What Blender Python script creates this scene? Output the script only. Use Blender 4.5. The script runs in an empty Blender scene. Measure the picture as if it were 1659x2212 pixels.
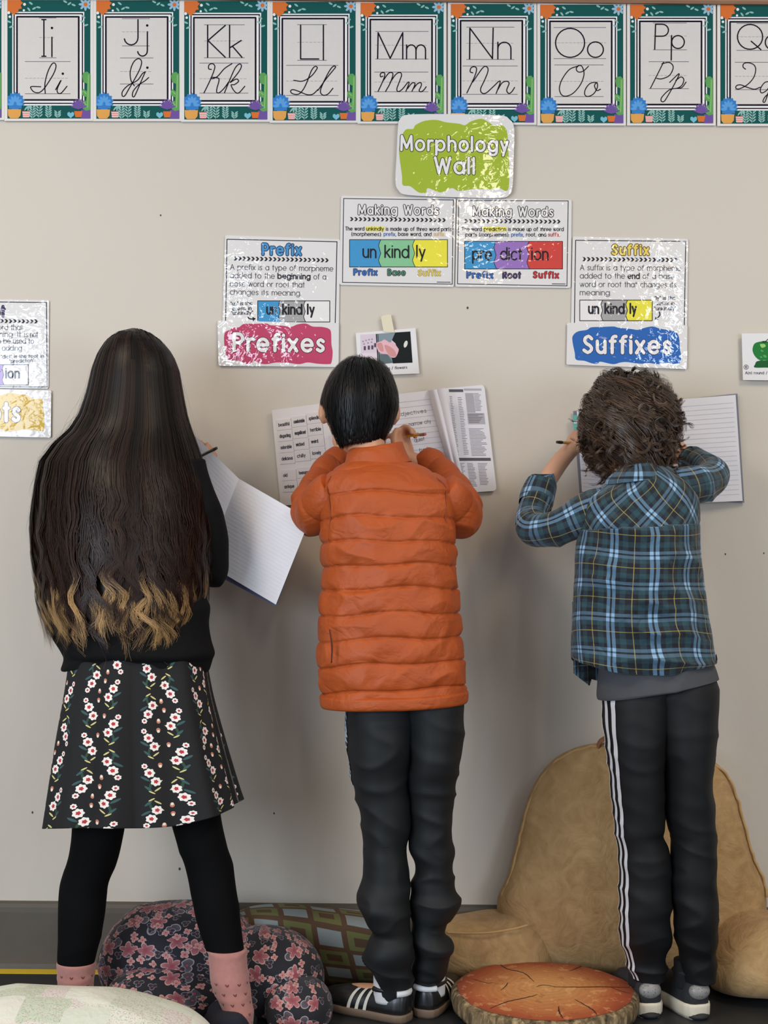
import bpy, math, random
import numpy as np
from mathutils import Vector, Matrix

random.seed(7)
RNG = np.random.default_rng(11)
scene = bpy.context.scene
COL = scene.collection

# ------------------------------------------------------------------ camera
CAM_D, CAM_H, FPX, ROLL = 3.90, 1.127, 3420.0, math.radians(0.5)
cam = bpy.data.cameras.new('camera')
cam.sensor_fit = 'VERTICAL'; cam.sensor_height = 24.0
cam.lens = 24.0 * FPX / 2212.0
cam.clip_start = 0.05; cam.clip_end = 60
cam_o = bpy.data.objects.new('camera', cam); COL.objects.link(cam_o)
ca, sa = math.cos(ROLL), math.sin(ROLL)
right = Vector((ca, 0, sa)); up = Vector((-sa, 0, ca)); back = Vector((0, -1, 0))
m = Matrix((right, up, back)).transposed().to_4x4()
m.translation = Vector((0, -CAM_D, CAM_H))
cam_o.matrix_world = m
scene.camera = cam_o

# ------------------------------------------------------------------ world, lamps, exposure
w = bpy.data.worlds.new('world'); scene.world = w; w.use_nodes = True
w.node_tree.nodes['Background'].inputs['Color'].default_value = (0.90, 0.94, 1.0, 1)
w.node_tree.nodes['Background'].inputs['Strength'].default_value = 0.38
scene.view_settings.view_transform = 'Standard'
scene.view_settings.look = 'None'
scene.view_settings.exposure = -0.10
scene.view_settings.gamma = 1.0
scene.view_settings.use_curve_mapping = False

def area(name, loc, size, energy, color, target):
    l = bpy.data.lights.new(name, 'AREA'); l.shape = 'RECTANGLE'
    l.size, l.size_y = size; l.energy = energy; l.color = color
    o = bpy.data.objects.new(name, l); COL.objects.link(o)
    o.location = loc
    o.rotation_euler = (Vector(target) - Vector(loc)).to_track_quat('-Z', 'Y').to_euler()
    return o
# ceiling troffers of the classroom (warm white) and the windows in the wall behind the camera (daylight)
WARM = (1.0, 0.84, 0.64); COOL = (0.72, 0.84, 1.0)
area('ceiling_light_left', (-1.55, -1.95, 2.95), (0.6, 1.2), 37, WARM, (-1.55, -1.95, 0))
area('ceiling_light_right', (1.5, -1.95, 2.95), (0.6, 1.2), 37, WARM, (1.5, -1.95, 0))
area('ceiling_light_middle', (0.58, -5.1, 2.95), (0.2, 2.2), 22, WARM, (0.58, -5.1, 0))
area('ceiling_light_far', (1.85, -7.0, 2.95), (0.2, 1.2), 14, WARM, (1.85, -7.0, 0))
area('side_fill_left', (-3.1, -4.6, 1.45), (2.6, 1.5), 150, COOL, (0.2, -0.4, 1.0))  # unseen soft daylight fill added at the left, clear of the poster reflections
area('side_fill_right', (3.1, -5.2, 1.45), (1.8, 1.5), 70, COOL, (-0.2, -0.4, 1.0))  # weaker cool fill added opposite, also unseen
area('back_window_left', (-2.50, -8.0, 2.20), (0.13, 1.3), 6.5, COOL, (-2.50, 0, 2.2))
area('back_window_middle', (-1.08, -8.0, 2.20), (0.15, 1.3), 13, COOL, (-1.08, 0, 2.2))
area('back_window_right', (2.22, -8.0, 2.35), (0.16, 1.3), 16, COOL, (2.22, 0, 2.2))

# ------------------------------------------------------------------ pixel <-> place
def unroll(px, py):
    dx, dy = px - 829.5, py - 1106.0
    return dx * ca + dy * sa, -dx * sa + dy * ca
def P(px, py, d):
    """point of the room seen at photo pixel (px,py), d metres in front of the wall"""
    dx, dy = unroll(px, py)
    s = (CAM_D - d) / FPX
    return np.array((dx * s, -d, CAM_H - dy * s))
def PP(px, py, d):
    px = np.asarray(px, float); py = np.asarray(py, float); d = np.asarray(d, float)
    dx, dy = px - 829.5, py - 1106.0
    x, y = dx * ca + dy * sa, -dx * sa + dy * ca
    s = (CAM_D - d) / FPX
    return np.stack(np.broadcast_arrays(x * s, -d, CAM_H - y * s), -1)
def S(d): return (CAM_D - d) / FPX

# ------------------------------------------------------------------ node helpers
def lin(c):
    c = c / 255.0
    return c / 12.92 if c <= 0.04045 else ((c + 0.055) / 1.055) ** 2.4
def rgb(r, g, b): return (lin(r), lin(g), lin(b), 1.0)

class X:
    """arithmetic on shader sockets"""
    def __init__(s, nt, k): s.nt, s.k = nt, k
    def op(s, o, *a):
        n = s.nt.nodes.new('ShaderNodeMath'); n.operation = o
        for i, v in enumerate((s,) + a):
            if isinstance(v, X): s.nt.links.new(v.k, n.inputs[i])
            else: n.inputs[i].default_value = float(v)
        return X(s.nt, n.outputs[0])
    def __add__(s, o): return s.op('ADD', o)
    __radd__ = __add__
    def __sub__(s, o): return s.op('SUBTRACT', o)
    def __rsub__(s, o): return (s * -1.0) + o
    def __mul__(s, o): return s.op('MULTIPLY', o)
    __rmul__ = __mul__
    def __truediv__(s, o): return s.op('DIVIDE', o)
    def lt(s, o): return s.op('LESS_THAN', o)
    def gt(s, o): return s.op('GREATER_THAN', o)
    def mod(s, o): return s.op('FLOORED_MODULO', o)
    def floor(s): return s.op('FLOOR')
    def abs(s): return s.op('ABSOLUTE')
    def sqrt(s): return s.op('SQRT')
    def sin(s): return s.op('SINE')
    def cos(s): return s.op('COSINE')
    def max(s, o): return s.op('MAXIMUM', o)
    def min(s, o): return s.op('MINIMUM', o)
    def atan2(s, o): return s.op('ARCTAN2', o)

def band(x, lo, hi): return x.gt(lo) * x.lt(hi)
def mixc(nt, fac, a, b):
    n = nt.nodes.new('ShaderNodeMix'); n.data_type = 'RGBA'
    if isinstance(fac, X): nt.links.new(fac.k, n.inputs[0])
    else: n.inputs[0].default_value = fac
    for i, c in ((6, a), (7, b)):
        if isinstance(c, tuple): n.inputs[i].default_value = c
        else: nt.links.new(c, n.inputs[i])
    return n.outputs[2]

def newmat(name):
    mt = bpy.data.materials.new(name); mt.use_nodes = True
    nt = mt.node_tree
    return mt, nt, nt.nodes['Principled BSDF']
def coords(nt, kind='Object'):
    n = nt.nodes.new('ShaderNodeTexCoord'); return n.outputs[kind]
def sep(nt, sock):
    n = nt.nodes.new('ShaderNodeSeparateXYZ'); nt.links.new(sock, n.inputs[0])
    return X(nt, n.outputs[0]), X(nt, n.outputs[1]), X(nt, n.outputs[2])
def noise(nt, sock, scale, detail=3.0, rough=0.5, dist=0.0, color=False):
    n = nt.nodes.new('ShaderNodeTexNoise'); nt.links.new(sock, n.inputs['Vector'])
    n.inputs['Scale'].default_value = scale; n.inputs['Detail'].default_value = detail
    n.inputs['Roughness'].default_value = rough; n.inputs['Distortion'].default_value = dist
    return n.outputs['Color'] if color else X(nt, n.outputs[0])
def bump(nt, height, strength, dist):
    n = nt.nodes.new('ShaderNodeBump'); n.inputs['Strength'].default_value = strength
    n.inputs['Distance'].default_value = dist; nt.links.new(height.k, n.inputs['Height'])
    return n.outputs[0]
def scalev(nt, sock, s):
    n = nt.nodes.new('ShaderNodeMapping'); nt.links.new(sock, n.inputs[0])
    n.inputs['Scale'].default_value = s
    return n.outputs[0]

MATS = {}
def mat(name, col, rough=0.6, var=0.08, nscale=30.0, bmp=0.0, bscale=300.0, bdist=0.001,
        coat=0.0, sheen=0.0, spec=0.5, metal=0.0, lam=False):
    """plain procedural material: colour with a fine noise variation, optional bump / laminate"""
    if name in MATS: return MATS[name]
    mt, nt, b = newmat(name)
    c = coords(nt)
    f = noise(nt, c, nscale, 4)
    hi = tuple(min(1, v * (1 + var)) for v in col[:3]) + (1,)
    lo = tuple(v * (1 - var) for v in col[:3]) + (1,)
    nt.links.new(mixc(nt, f, lo, hi), b.inputs['Base Color'])
    b.inputs['Roughness'].default_value = rough
    b.inputs['Specular IOR Level'].default_value = spec
    b.inputs['Metallic'].default_value = metal
    b.inputs['Sheen Weight'].default_value = sheen
    if bmp:
        nt.links.new(bump(nt, noise(nt, c, bscale, 3), bmp, bdist), b.inputs['Normal'])
    if lam:                                   # crinkled laminating film over the print
        g = nt.nodes.new('ShaderNodeNewGeometry').outputs['Position']
        h = noise(nt, g, 6.0, 1.0, 0.5, 0.3) * 1.0 + noise(nt, scalev(nt, g, (1, 1, 1.5)), 38.0, 1.5, 0.5, 0.8) * 0.20
        nn = bump(nt, h, 1.0, 0.0036)
        b.inputs['Coat Weight'].default_value = 1.0
        b.inputs['Coat Roughness'].default_value = 0.035
        nt.links.new(nn, b.inputs['Coat Normal'])
    elif coat:
        b.inputs['Coat Weight'].default_value = coat
        b.inputs['Coat Roughness'].default_value = 0.15
    MATS[name] = mt
    return mt

# ------------------------------------------------------------------ object helpers
def empty(name, loc, label=None, cat=None, group=None):
    o = bpy.data.objects.new(name, None); COL.objects.link(o)
    o.empty_display_size = 0.05
    o.location = Vector([float(v) for v in loc])
    if label: o['label'] = label
    if cat: o['category'] = cat
    if group: o['group'] = group
    return o
ROOTLOC = {}
def origin(parent):
    p = parent
    while p is not None and p.parent is not None: p = p.parent
    return np.array(p.location) if p is not None else np.zeros(3)

def fastmesh(name, V, F, smooth=True, uv=None):
    """V (n,3); F list of index arrays (k,3) or (k,4), or python list of polygons"""
    me = bpy.data.meshes.new(name)
    V = np.asarray(V, np.float32).reshape(-1, 3)
    if isinstance(F, np.ndarray): F = [F]
    if len(F) and isinstance(F[0], np.ndarray) and F[0].ndim == 2:
        loops = np.concatenate([f.reshape(-1) for f in F]).astype(np.int32)
        tot = np.concatenate([np.full(len(f), f.shape[1], np.int32) for f in F])
    else:
        loops = np.array([i for f in F for i in f], np.int32)
        tot = np.array([len(f) for f in F], np.int32)
    start = np.concatenate([[0], np.cumsum(tot)[:-1]]).astype(np.int32)
    me.vertices.add(len(V)); me.vertices.foreach_set('co', V.reshape(-1))
    me.loops.add(len(loops)); me.loops.foreach_set('vertex_index', loops)
    me.polygons.add(len(tot)); me.polygons.foreach_set('loop_start', start)
    me.polygons.foreach_set('loop_total', tot)
    me.polygons.foreach_set('use_smooth', np.full(len(tot), smooth, bool))
    if uv is not None:
        l = me.uv_layers.new(name='UVMap')
        l.data.foreach_set('uv', np.asarray(uv, np.float32)[loops].reshape(-1))
    me.update(calc_edges=True)
    me.validate()
    return me

def obj(name, V, F, material, parent=None, smooth=True, uv=None, label=None, cat=None, group=None, kind=None):
    V = np.asarray(V, float).reshape(-1, 3)
    V = V - origin(parent)
    me = fastmesh(name, V, F, smooth, uv)
    if material is not None: me.materials.append(material)
    o = bpy.data.objects.new(name, me); COL.objects.link(o)
    if parent is not None: o.parent = parent
    for k, v in (('label', label), ('category', cat), ('group', group), ('kind', kind)):
        if v: o[k] = v
    return o

def boxgeo(x0, x1, y0, y1, z0, z1):
    V = [(x, y, z) for x in (x0, x1) for y in (y0, y1) for z in (z0, z1)]
    F = [[0, 1, 3, 2], [4, 6, 7, 5], [0, 4, 5, 1], [2, 3, 7, 6], [0, 2, 6, 4], [1, 5, 7, 3]]
    return V, F

def cr(points, n, closed=False):
    """Catmull-Rom through points -> n samples"""
    p = np.asarray(points, float)
    k = len(p)
    if closed:
        t = np.linspace(0, k, n, endpoint=False); i = t.astype(int); f = (t - i)[:, None]
        a, b, c, d = p[(i - 1) % k], p[i % k], p[(i + 1) % k], p[(i + 2) % k]
    else:
        q = np.vstack([2 * p[0] - p[1], p, 2 * p[-1] - p[-2]])
        t = np.linspace(0, k - 1, n); i = np.minimum(t.astype(int), k - 2); f = (t - i)[:, None]
        a, b, c, d = q[i], q[i + 1], q[i + 2], q[i + 3]
    return 0.5 * (2 * b + (c - a) * f + (2 * a - 5 * b + 4 * c - d) * f**2 + (3 * b - a - 3 * c + d) * f**3)

class SN:
    """cheap smooth vector noise: sum of random sines"""
    def __init__(s, seed, n=14, lo=1.0, hi=3.0, aniso=(1, 1, 1)):
        r = np.random.default_rng(seed)
        d = r.normal(size=(n, 3)); d /= np.linalg.norm(d, axis=1)[:, None]
        s.k = d * r.uniform(lo, hi, (n, 1)) * np.array(aniso); s.ph = r.uniform(0, 6.28, n); s.n = n
    def __call__(s, p): return np.sin(p @ s.k.T + s.ph).sum(-1) / math.sqrt(s.n)

def grid_normals(G):
    du = np.roll(G, -1, 1) - np.roll(G, 1, 1)
    dv = np.gradient(G, axis=0)
    n = np.cross(du, dv)
    n /= np.linalg.norm(n, axis=2)[..., None] + 1e-9
    c = G.mean(1, keepdims=True)
    if ((G - c) * n).sum() < 0: n = -n
    return n

def grid_geo(G, closed=True, caps=(True, True), uv=None):
    nv, nu = G.shape[:2]
    V = G.reshape(-1, 3); idx = np.arange(nv * nu).reshape(nv, nu)
    if closed:
        nx = np.roll(idx, -1, 1)
        q = np.stack([idx[:-1], nx[:-1], nx[1:], idx[1:]], -1).reshape(-1, 4)
    else:
        q = np.stack([idx[:-1, :-1], idx[:-1, 1:], idx[1:, 1:], idx[1:, :-1]], -1).reshape(-1, 4)
    F = [q]; V = [V]; U = [uv.reshape(-1, 2)] if uv is not None else None
    n = nv * nu
    if closed:
        for k, (row, on) in enumerate(((0, caps[0]), (nv - 1, caps[1]))):
            if on:
                V.append(G[row].mean(0)[None]); a = idx[row]; b = np.roll(a, -1)
                c = np.full(nu, n); n += 1
                F.append(np.stack([b, a, c] if k == 0 else [a, b, c], -1))
                if U is not None: U.append(uv[row].mean(0)[None])
    return np.vstack(V), F, (np.vstack(U) if U is not None else None)

def grid_obj(name, G, material, parent=None, closed=True, caps=(True, True), uv=None, **kw):
    V, F, U = grid_geo(G, closed, caps, uv)
    return obj(name, V, F, material, parent, uv=U, **kw)

def pxloft(rows, nv, nu, e=1.0, thoff=0.0):
    """rows (py, xl, xr, d_centre, half_depth) -> grid; ring angle 0 = photo right, 90deg = towards the camera"""
    r = cr(rows, nv)
    th = np.linspace(0, 2 * np.pi, nu, endpoint=False) + thoff
    c, s = np.cos(th), np.sin(th)
    c = np.sign(c) * np.abs(c) ** e; s = np.sign(s) * np.abs(s) ** e
    cx = (r[:, 1] + r[:, 2]) / 2; hw = (r[:, 2] - r[:, 1]) / 2
    base = PP(cx, r[:, 0], r[:, 3])[:, None, :]
    sc = ((CAM_D - r[:, 3]) / FPX)[:, None]
    G = np.repeat(base, nu, 1)
    G[..., 0] += hw[:, None] * sc * c; G[..., 1] -= r[:, 4][:, None] * s
    return G, th, r

def tube(pts, rad, nv, nu, flat=None):
    """swept tube; rad = radius per control point, or (a,b) pairs"""
    pts = np.asarray(pts, float); p = cr(pts, nv)
    rad = np.asarray(rad, float)
    if rad.ndim == 1: rad = np.stack([rad, rad], -1)
    rr = cr(rad, nv)
    t = np.gradient(p, axis=0); t /= np.linalg.norm(t, axis=1)[:, None] + 1e-9
    ref = np.array((0, 0, 1.0)) if abs(t[0][2]) < 0.9 else np.array((1.0, 0, 0))
    a = np.cross(t[0], ref); a /= np.linalg.norm(a)
    A = []
    for i in range(nv):
        a = a - t[i] * (a @ t[i]); a /= np.linalg.norm(a); A.append(a)
    A = np.array(A); B = np.cross(t, A)
    th = np.linspace(0, 2 * np.pi, nu, endpoint=False)
    return p[:, None] + A[:, None] * np.cos(th)[None, :, None] * rr[:, 0][:, None, None] \
        + B[:, None] * np.sin(th)[None, :, None] * rr[:, 1][:, None, None]

def ribbon_geo(pts, w, closed=False):
    """flat 2-D ribbon with round ends"""
    p = np.asarray(pts, float)
    keep = [0] + [i for i in range(1, len(p)) if np.hypot(*(p[i] - p[i - 1])) > 1e-6]
    p = p[keep]
    V, F = [], []
    if len(p) > 3 and np.hypot(*(p[0] - p[-1])) < 1e-6: p, closed = p[:-1], True
    if len(p) == 1:
        a = np.linspace(0, 2 * np.pi, 10, endpoint=False)
        return np.stack([p[0][0] + w / 2 * np.cos(a), p[0][1] + w / 2 * np.sin(a)], -1), [list(range(10))]
    if closed: t = np.roll(p, -1, 0) - np.roll(p, 1, 0)
    else: t = np.gradient(p, axis=0)
    t /= np.hypot(t[:, 0], t[:, 1])[:, None] + 1e-9
    n = np.stack([-t[:, 1], t[:, 0]], -1) * w / 2
    L, R = p + n, p - n
    k = len(p)
    V = np.vstack([L, R]); F = [[i, i + 1, k + i + 1, k + i] for i in range(k - 1)]
    if closed: F.append([k - 1, 0, k, 2 * k - 1])
    else:
        for e, sgn in ((0, -1), (k - 1, 1)):
            a0 = math.atan2(n[e][1], n[e][0])
            ang = a0 - sgn * np.linspace(0, np.pi, 6)
            c = p[e] + np.stack([np.cos(ang), np.sin(ang)], -1) * w / 2
            b = len(V); V = np.vstack([V, c]); F.append(list(range(b, b + 6)))
    return V, F
# ------------------------------------------------------------------ stroke lettering
def arc(cx, cy, rx, ry, a0, a1, n=None):
    n = n or max(4, int(abs(a1 - a0) / 22) + 2)
    return [(cx + rx * math.cos(math.radians(a)), cy + ry * math.sin(math.radians(a))) for a in np.linspace(a0, a1, n)]
H = 0.70; R_ = 0.33
def bowl(cx=R_): return arc(cx, H / 2, R_, H / 2, 0, 360, 18)
sshape = lambda w, h: [tuple(q) for q in cr([(w * .95, h * .84), (w * .55, h), (w * .1, h * .8), (w * .3, h * .56), (w * .75, h * .42), (w * .95, h * .2), (w * .5, 0), (w * .02, h * .15)], 16)]
GL = {
 ' ': (.3, []), '.': (.06, [[(0, .0)]]), ',': (.1, [[(.05, .03), (0, -.13)]]), ':': (.06, [[(0, .03)], [(0, .5)]]),
 '(': (.2, [arc(.28, .42, .28, .62, 120, 240)]), ')': (.2, [arc(-.08, .42, .28, .62, -60, 60)]),
 '/': (.35, [[(0, -.1), (.35, 1.05)]]), '"': (.16, [[(0, 1), (0, .82)], [(.14, 1), (.14, .82)]]),
 'a': (.66, [bowl(), [(.66, H), (.66, 0)]]), 'b': (.66, [bowl(), [(0, 1), (0, 0)]]),
 'c': (.55, [arc(R_, H / 2, R_, H / 2, 48, 312)]), 'd': (.66, [bowl(), [(.66, 1), (.66, 0)]]),
 'e': (.64, [arc(R_, H / 2, R_, H / 2, 0, 315), [(.02, H / 2), (.64, H / 2)]]),
 'f': (.34, [[(.13, 0), (.13, .8)] + arc(.33, .8, .2, .2, 180, 75), [(0, H), (.32, H)]]),
 'g': (.66, [bowl(), [(.66, H), (.66, 0)] + arc(.34, 0, .32, .28, 0, -150)]),
 'h': (.55, [[(0, 1), (0, 0)], arc(.275, .42, .275, .28, 180, 0) + [(.55, 0)]]),
 'i': (.02, [[(0, H), (0, 0)], [(0, .95)]]), 'j': (.15, [[(.13, H), (.13, -.1)] + arc(-.02, -.1, .15, .18, 0, -110), [(.13, .95)]]),
 'k': (.5, [[(0, 1), (0, 0)], [(.46, H), (0, .28)], [(.14, .4), (.5, 0)]]), 'l': (.02, [[(0, 1), (0, 0)]]),
 'm': (.9, [[(0, H), (0, 0)], arc(.225, .45, .225, .25, 180, 0) + [(.45, 0)], arc(.675, .45, .225, .25, 180, 0) + [(.9, 0)]]),
 'n': (.52, [[(0, H), (0, 0)], arc(.26, .43, .26, .27, 180, 0) + [(.52, 0)]]),
 'o': (.66, [bowl()]), 'p': (.66, [bowl(), [(0, H), (0, -.3)]]), 'q': (.66, [bowl(), [(.66, H), (.66, -.3)]]),
 'r': (.3, [[(0, H), (0, 0)], arc(.26, .42, .26, .28, 180, 70)]), 's': (.42, [sshape(.42, H)]),
 't': (.3, [[(.14, .95), (.14, 0)], [(0, H), (.3, H)]]), 'u': (.52, [[(0, H)] + arc(.26, .27, .26, .27, 180, 360) + [(.52, H)], [(.52, .3), (.52, 0)]]),
 'v': (.52, [[(0, H), (.26, 0)], [(.26, 0), (.52, H)]]), 'w': (.8, [[(0, H), (.2, 0)], [(.2, 0), (.4, H)], [(.4, H), (.6, 0)], [(.6, 0), (.8, H)]]),
 'x': (.5, [[(0, H), (.5, 0)], [(.5, H), (0, 0)]]), 'y': (.52, [[(0, H), (.27, .02)], [(.52, H), (.16, -.3)]]),
 'z': (.46, [[(0, H), (.46, H)], [(.46, H), (0, 0)], [(0, 0), (.46, 0)]]),
 'A': (.75, [[(0, 0), (.375, 1)], [(.375, 1), (.75, 0)], [(.13, .35), (.62, .35)]]),
 'B': (.55, [[(0, 0), (0, 1)], [(0, 1), (.28, 1)] + arc(.28, .77, .24, .23, 90, -90) + [(0, .54)], [(.28, .54)] + arc(.3, .27, .25, .27, 90, -90) + [(0, 0)]]),
 'I': (.02, [[(0, 1), (0, 0)]]),
 'M': (.85, [[(0, 0), (.04, 1)], [(.04, 1), (.425, .15)], [(.425, .15), (.81, 1)], [(.81, 1), (.85, 0)]]),
 'P': (.56, [[(0, 0), (0, 1)], [(0, 1), (.3, 1)] + arc(.3, .73, .26, .27, 90, -90) + [(0, .46)]]),
 'R': (.58, [[(0, 0), (0, 1)], [(0, 1), (.3, 1)] + arc(.3, .73, .26, .27, 90, -90) + [(0, .46)], [(.28, .46), (.58, 0)]]),
 'S': (.56, [sshape(.56, 1)]), 'T': (.62, [[(0, 1), (.62, 1)], [(.31, 1), (.31, 0)]]),
 'W': (1.05, [[(0, 1), (.26, 0)], [(.26, 0), (.525, .9)], [(.525, .9), (.79, 0)], [(.79, 0), (1.05, 1)]]),
 '1': (.15, [[(0, .8), (.15, 1)], [(.15, 1), (.15, 0)]]),
 '2': (.5, [arc(.25, .73, .25, .27, 160, -20) + [(0, 0)], [(0, 0), (.5, 0)]]),
}

class Board:
    """a flat printed thing on (or near) the wall; drawn in the coordinates of a zoomed crop of the photograph"""
    def __init__(s, name, label, cat, off, scale, d, anchor, group=None, plane=None, root=None, lam=True):
        s.off, s.sc, s.d, s.lam = off, scale, d, lam
        s.plane = plane
        s.parts = {}; s.count = 0
        if root is None:
            a = s.w([anchor], 0)[0]
            root = empty(name, a, label, cat, group)
        s.root = root
    def w(s, pts, layer):
        p = np.asarray(pts, float)
        x, y = s.off[0] + p[:, 0] * s.sc, s.off[1] + p[:, 1] * s.sc
        d = s.d if s.plane is None else s.plane(x, y)
        return PP(x, y, d + layer * 0.00028)
    def add(s, part, V2, F, material, layer):
        e = s.parts.setdefault((part, material.name), [[], [], material, 0])
        s.count += 1
        V = s.w(V2, layer + 0.35 * ((s.count * 7) % 23) / 23.0)
        e[0].append(V); e[1] += [[i + e[3] for i in f] for f in F]; e[3] += len(V)
    def poly(s, part, pts, material, layer=1):
        s.add(part, pts, [list(range(len(pts)))], material, layer)
    def slab(s, part, pts, material, thick=0.0012):
        """sheet with thickness: front at layer 0"""
        n = len(pts)
        e = s.parts.setdefault((part, material.name), [[], [], material, 0])
        f = s.w(pts, 0); b = f.copy(); b[:, 1] += thick
        F = [list(range(n)), [n + i for i in range(n)][::-1]] + [[i, n + i, n + (i + 1) % n, (i + 1) % n] for i in range(n)]
        e[0].append(np.vstack([f, b])); e[1] += [[i + e[3] for i in q] for q in F]; e[3] += 2 * n
    def rib(s, part, pts, wd, material, layer=2, closed=False):
        V, F = ribbon_geo(pts, wd, closed); s.add(part, V, F, material, layer)
    def frame(s, part, c, wd, material, layer=1):
        for i in range(4):
            s.rib(part, [c[i], c[(i + 1) % 4]], wd, material, layer)
    def text(s, part, st, x0, y0, x1, y1, cap, wd, material, layer=3, ow=0, omat=None, gap=None, opart=None):
        if gap is None: gap = .13 + (wd + ow) / cap * .8
        adv = sum(GL[c][0] + gap for c in st) - gap
        ux, uy = (x1 - x0), (y1 - y0); L = math.hypot(ux, uy); ux /= L; uy /= L
        k = (L - wd) / adv; pen = 0
        strokes = []
        for c in st:
            a, ss = GL[c]
            for q in ss:
                strokes.append([(x0 + ux * (wd / 2 + (pen + gx) * k) + uy * 0 + 0 * gy, y0 + uy * (wd / 2 + (pen + gx) * k) - gy * cap) for gx, gy in q])
            pen += a + gap
        if ow:
            for q in strokes: s.rib(opart or (part + '_outline'), q, wd + ow, omat, layer)
            layer += 1
        for q in strokes: s.rib(part, q, wd, material, layer)
    def chevrons(s, x0, y0, x1, y1, n, h, material, layer=2):
        for i in range(n):
            t = i / (n - 1); cx, cy = x0 + (x1 - x0) * t, y0 + (y1 - y0) * t; q = h / 2
            pts = [(cx - q * .95, cy - q), (cx + q * .05, cy - q), (cx + q * .95, cy), (cx + q * .05, cy + q), (cx - q * .95, cy + q), (cx - q * .02, cy)]
            s.poly('chevron_row', pts, material, layer)
    def build(s):
        for (part, _), (V, F, m_, n) in s.parts.items():
            obj(part.split('#')[0], np.vstack(V), F, m_, s.root, smooth=False)
        return s.root

# print inks (all under glossy film on the laminated posters)
def ink(name, r, g, b): return mat('ink_' + name, rgb(r, g, b), 0.55, 0.05, 60, lam=True, spec=.15)
def dry(name, r, g, b): return mat('print_' + name, rgb(r, g, b), 0.75, 0.04, 60, spec=.12)
PAPER_L = mat('laminated_paper', rgb(222, 217, 212), 0.45, 0.02, 30, lam=True)
PAPER = mat('matt_paper', rgb(226, 222, 220), 0.75, 0.02, 30, bmp=.05, bscale=400)
BLK = ink('black', 16, 11, 20); WHT = ink('white', 232, 226, 222)
BLU = ink('blue', 62, 146, 196); GRN = ink('green', 132, 192, 142); YEL = ink('yellow', 234, 222, 62)
PUR = ink('purple', 150, 112, 182); RED = ink('red', 206, 64, 54); GRY = ink('grey', 166, 163, 160)
GTX = ink('text_grey', 58, 50, 56)

# ------------------------------------------------------------------ the setting
def m_wall():
    mt, nt, b = newmat('painted_wall')
    c = coords(nt)
    f = noise(nt, c, 2.0, 3); g = noise(nt, c, 90, 3)
    nt.links.new(mixc(nt, f, rgb(203, 193, 178), rgb(207, 197, 183)), b.inputs['Base Color'])
    b.inputs['Roughness'].default_value = 0.55; b.inputs['Specular IOR Level'].default_value = 0.35
    nt.links.new(bump(nt, g + noise(nt, c, 300, 2) * .5, 0.12, 0.002), b.inputs['Normal'])
    return mt
MW = m_wall()
V, F = boxgeo(-3.2, 3.2, 0, 0.12, 0, 2.95)
wall = obj('wall_back', V, F, MW, smooth=False, kind='structure')
MF = mat('dark_floor', rgb(36, 37, 39), 0.5, 0.25, 9, bmp=.2, bscale=150, bdist=.001)
V, F = boxgeo(-3.2, 3.2, -8.0, 0.12, -0.05, 0)
obj('floor', V, F, MF, smooth=False, kind='structure')
# ribbed rubber wall base with a rounded upper lip
MB_ = mat('rubber_base', rgb(86, 79, 69), 0.6, 0.12, 18, bmp=.15, bscale=220)
prof = [(0.0, 0.162), (-0.006, 0.162), (-0.014, 0.158), (-0.019, 0.150), (-0.020, 0.138), (-0.019, 0.012), (-0.022, 0.0), (0.0, 0.0)]
V = [(x, y, z) for x in (-3.2, 3.2) for y, z in prof]; n = len(prof)
F = [[i, i + 1, n + i + 1, n + i] for i in range(n - 1)] + [list(range(n))[::-1], list(range(n, 2 * n))]
obj('baseboard_back', V, F, MB_, smooth=False, kind='structure')
# wooden rail that closes the wall above the alphabet strip
MT = mat('wood_rail', rgb(150, 112, 84), 0.55, 0.2, 12)
zt = P(1100, 6, 0.01)[2]
prof = [(0.0, zt), (-0.016, zt), (-0.02, zt + 0.006), (-0.02, zt + 0.07), (-0.012, zt + 0.08), (0.0, zt + 0.08)]
V = [(x, y, z) for x in (-3.2, 3.2) for y, z in prof]; n = len(prof)
F = [[i, i + 1, n + i + 1, n + i] for i in range(n - 1)] + [list(range(n))[::-1], list(range(n, 2 * n))]
obj('trim_1', V, F, MT, smooth=False, kind='structure')
# old pin holes and nicks in the paint
MH = mat('pin_hole', rgb(70, 62, 56), 0.8)
for px, py, r in ((1010, 665, 3.0), (347, 465, 2.2), (70, 1755, 2.8), (592, 1757, 2.4), (388, 1877, 3.4), (1567, 1197, 2.2), (1650, 1195, 2.0)):
    c = P(px, py, 0.0006); a = np.linspace(0, 2 * np.pi, 9, endpoint=False); s_ = S(0) * r
    obj('nail_hole', [c + np.array((math.cos(t) * s_ * .7, 0, math.sin(t) * s_)) for t in a] + [c + np.array((0, 0.0004, 0))],
        [[i, (i + 1) % 9, 9] for i in range(9)], MH, wall)
# yellow floor tape along the wall
MY = mat('yellow_tape', rgb(232, 196, 40), 0.4, 0.06, 40)
r_ = empty('floor_tape', (-1.2, -0.05, 0), 'bright yellow tape line on the dark floor along the left of the wall', 'tape')
V, F = boxgeo(-1.7, -0.33, -0.062, -0.026, 0.0, 0.0012)
obj('tape_strip', V, F, MY, r_, smooth=False)

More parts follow.
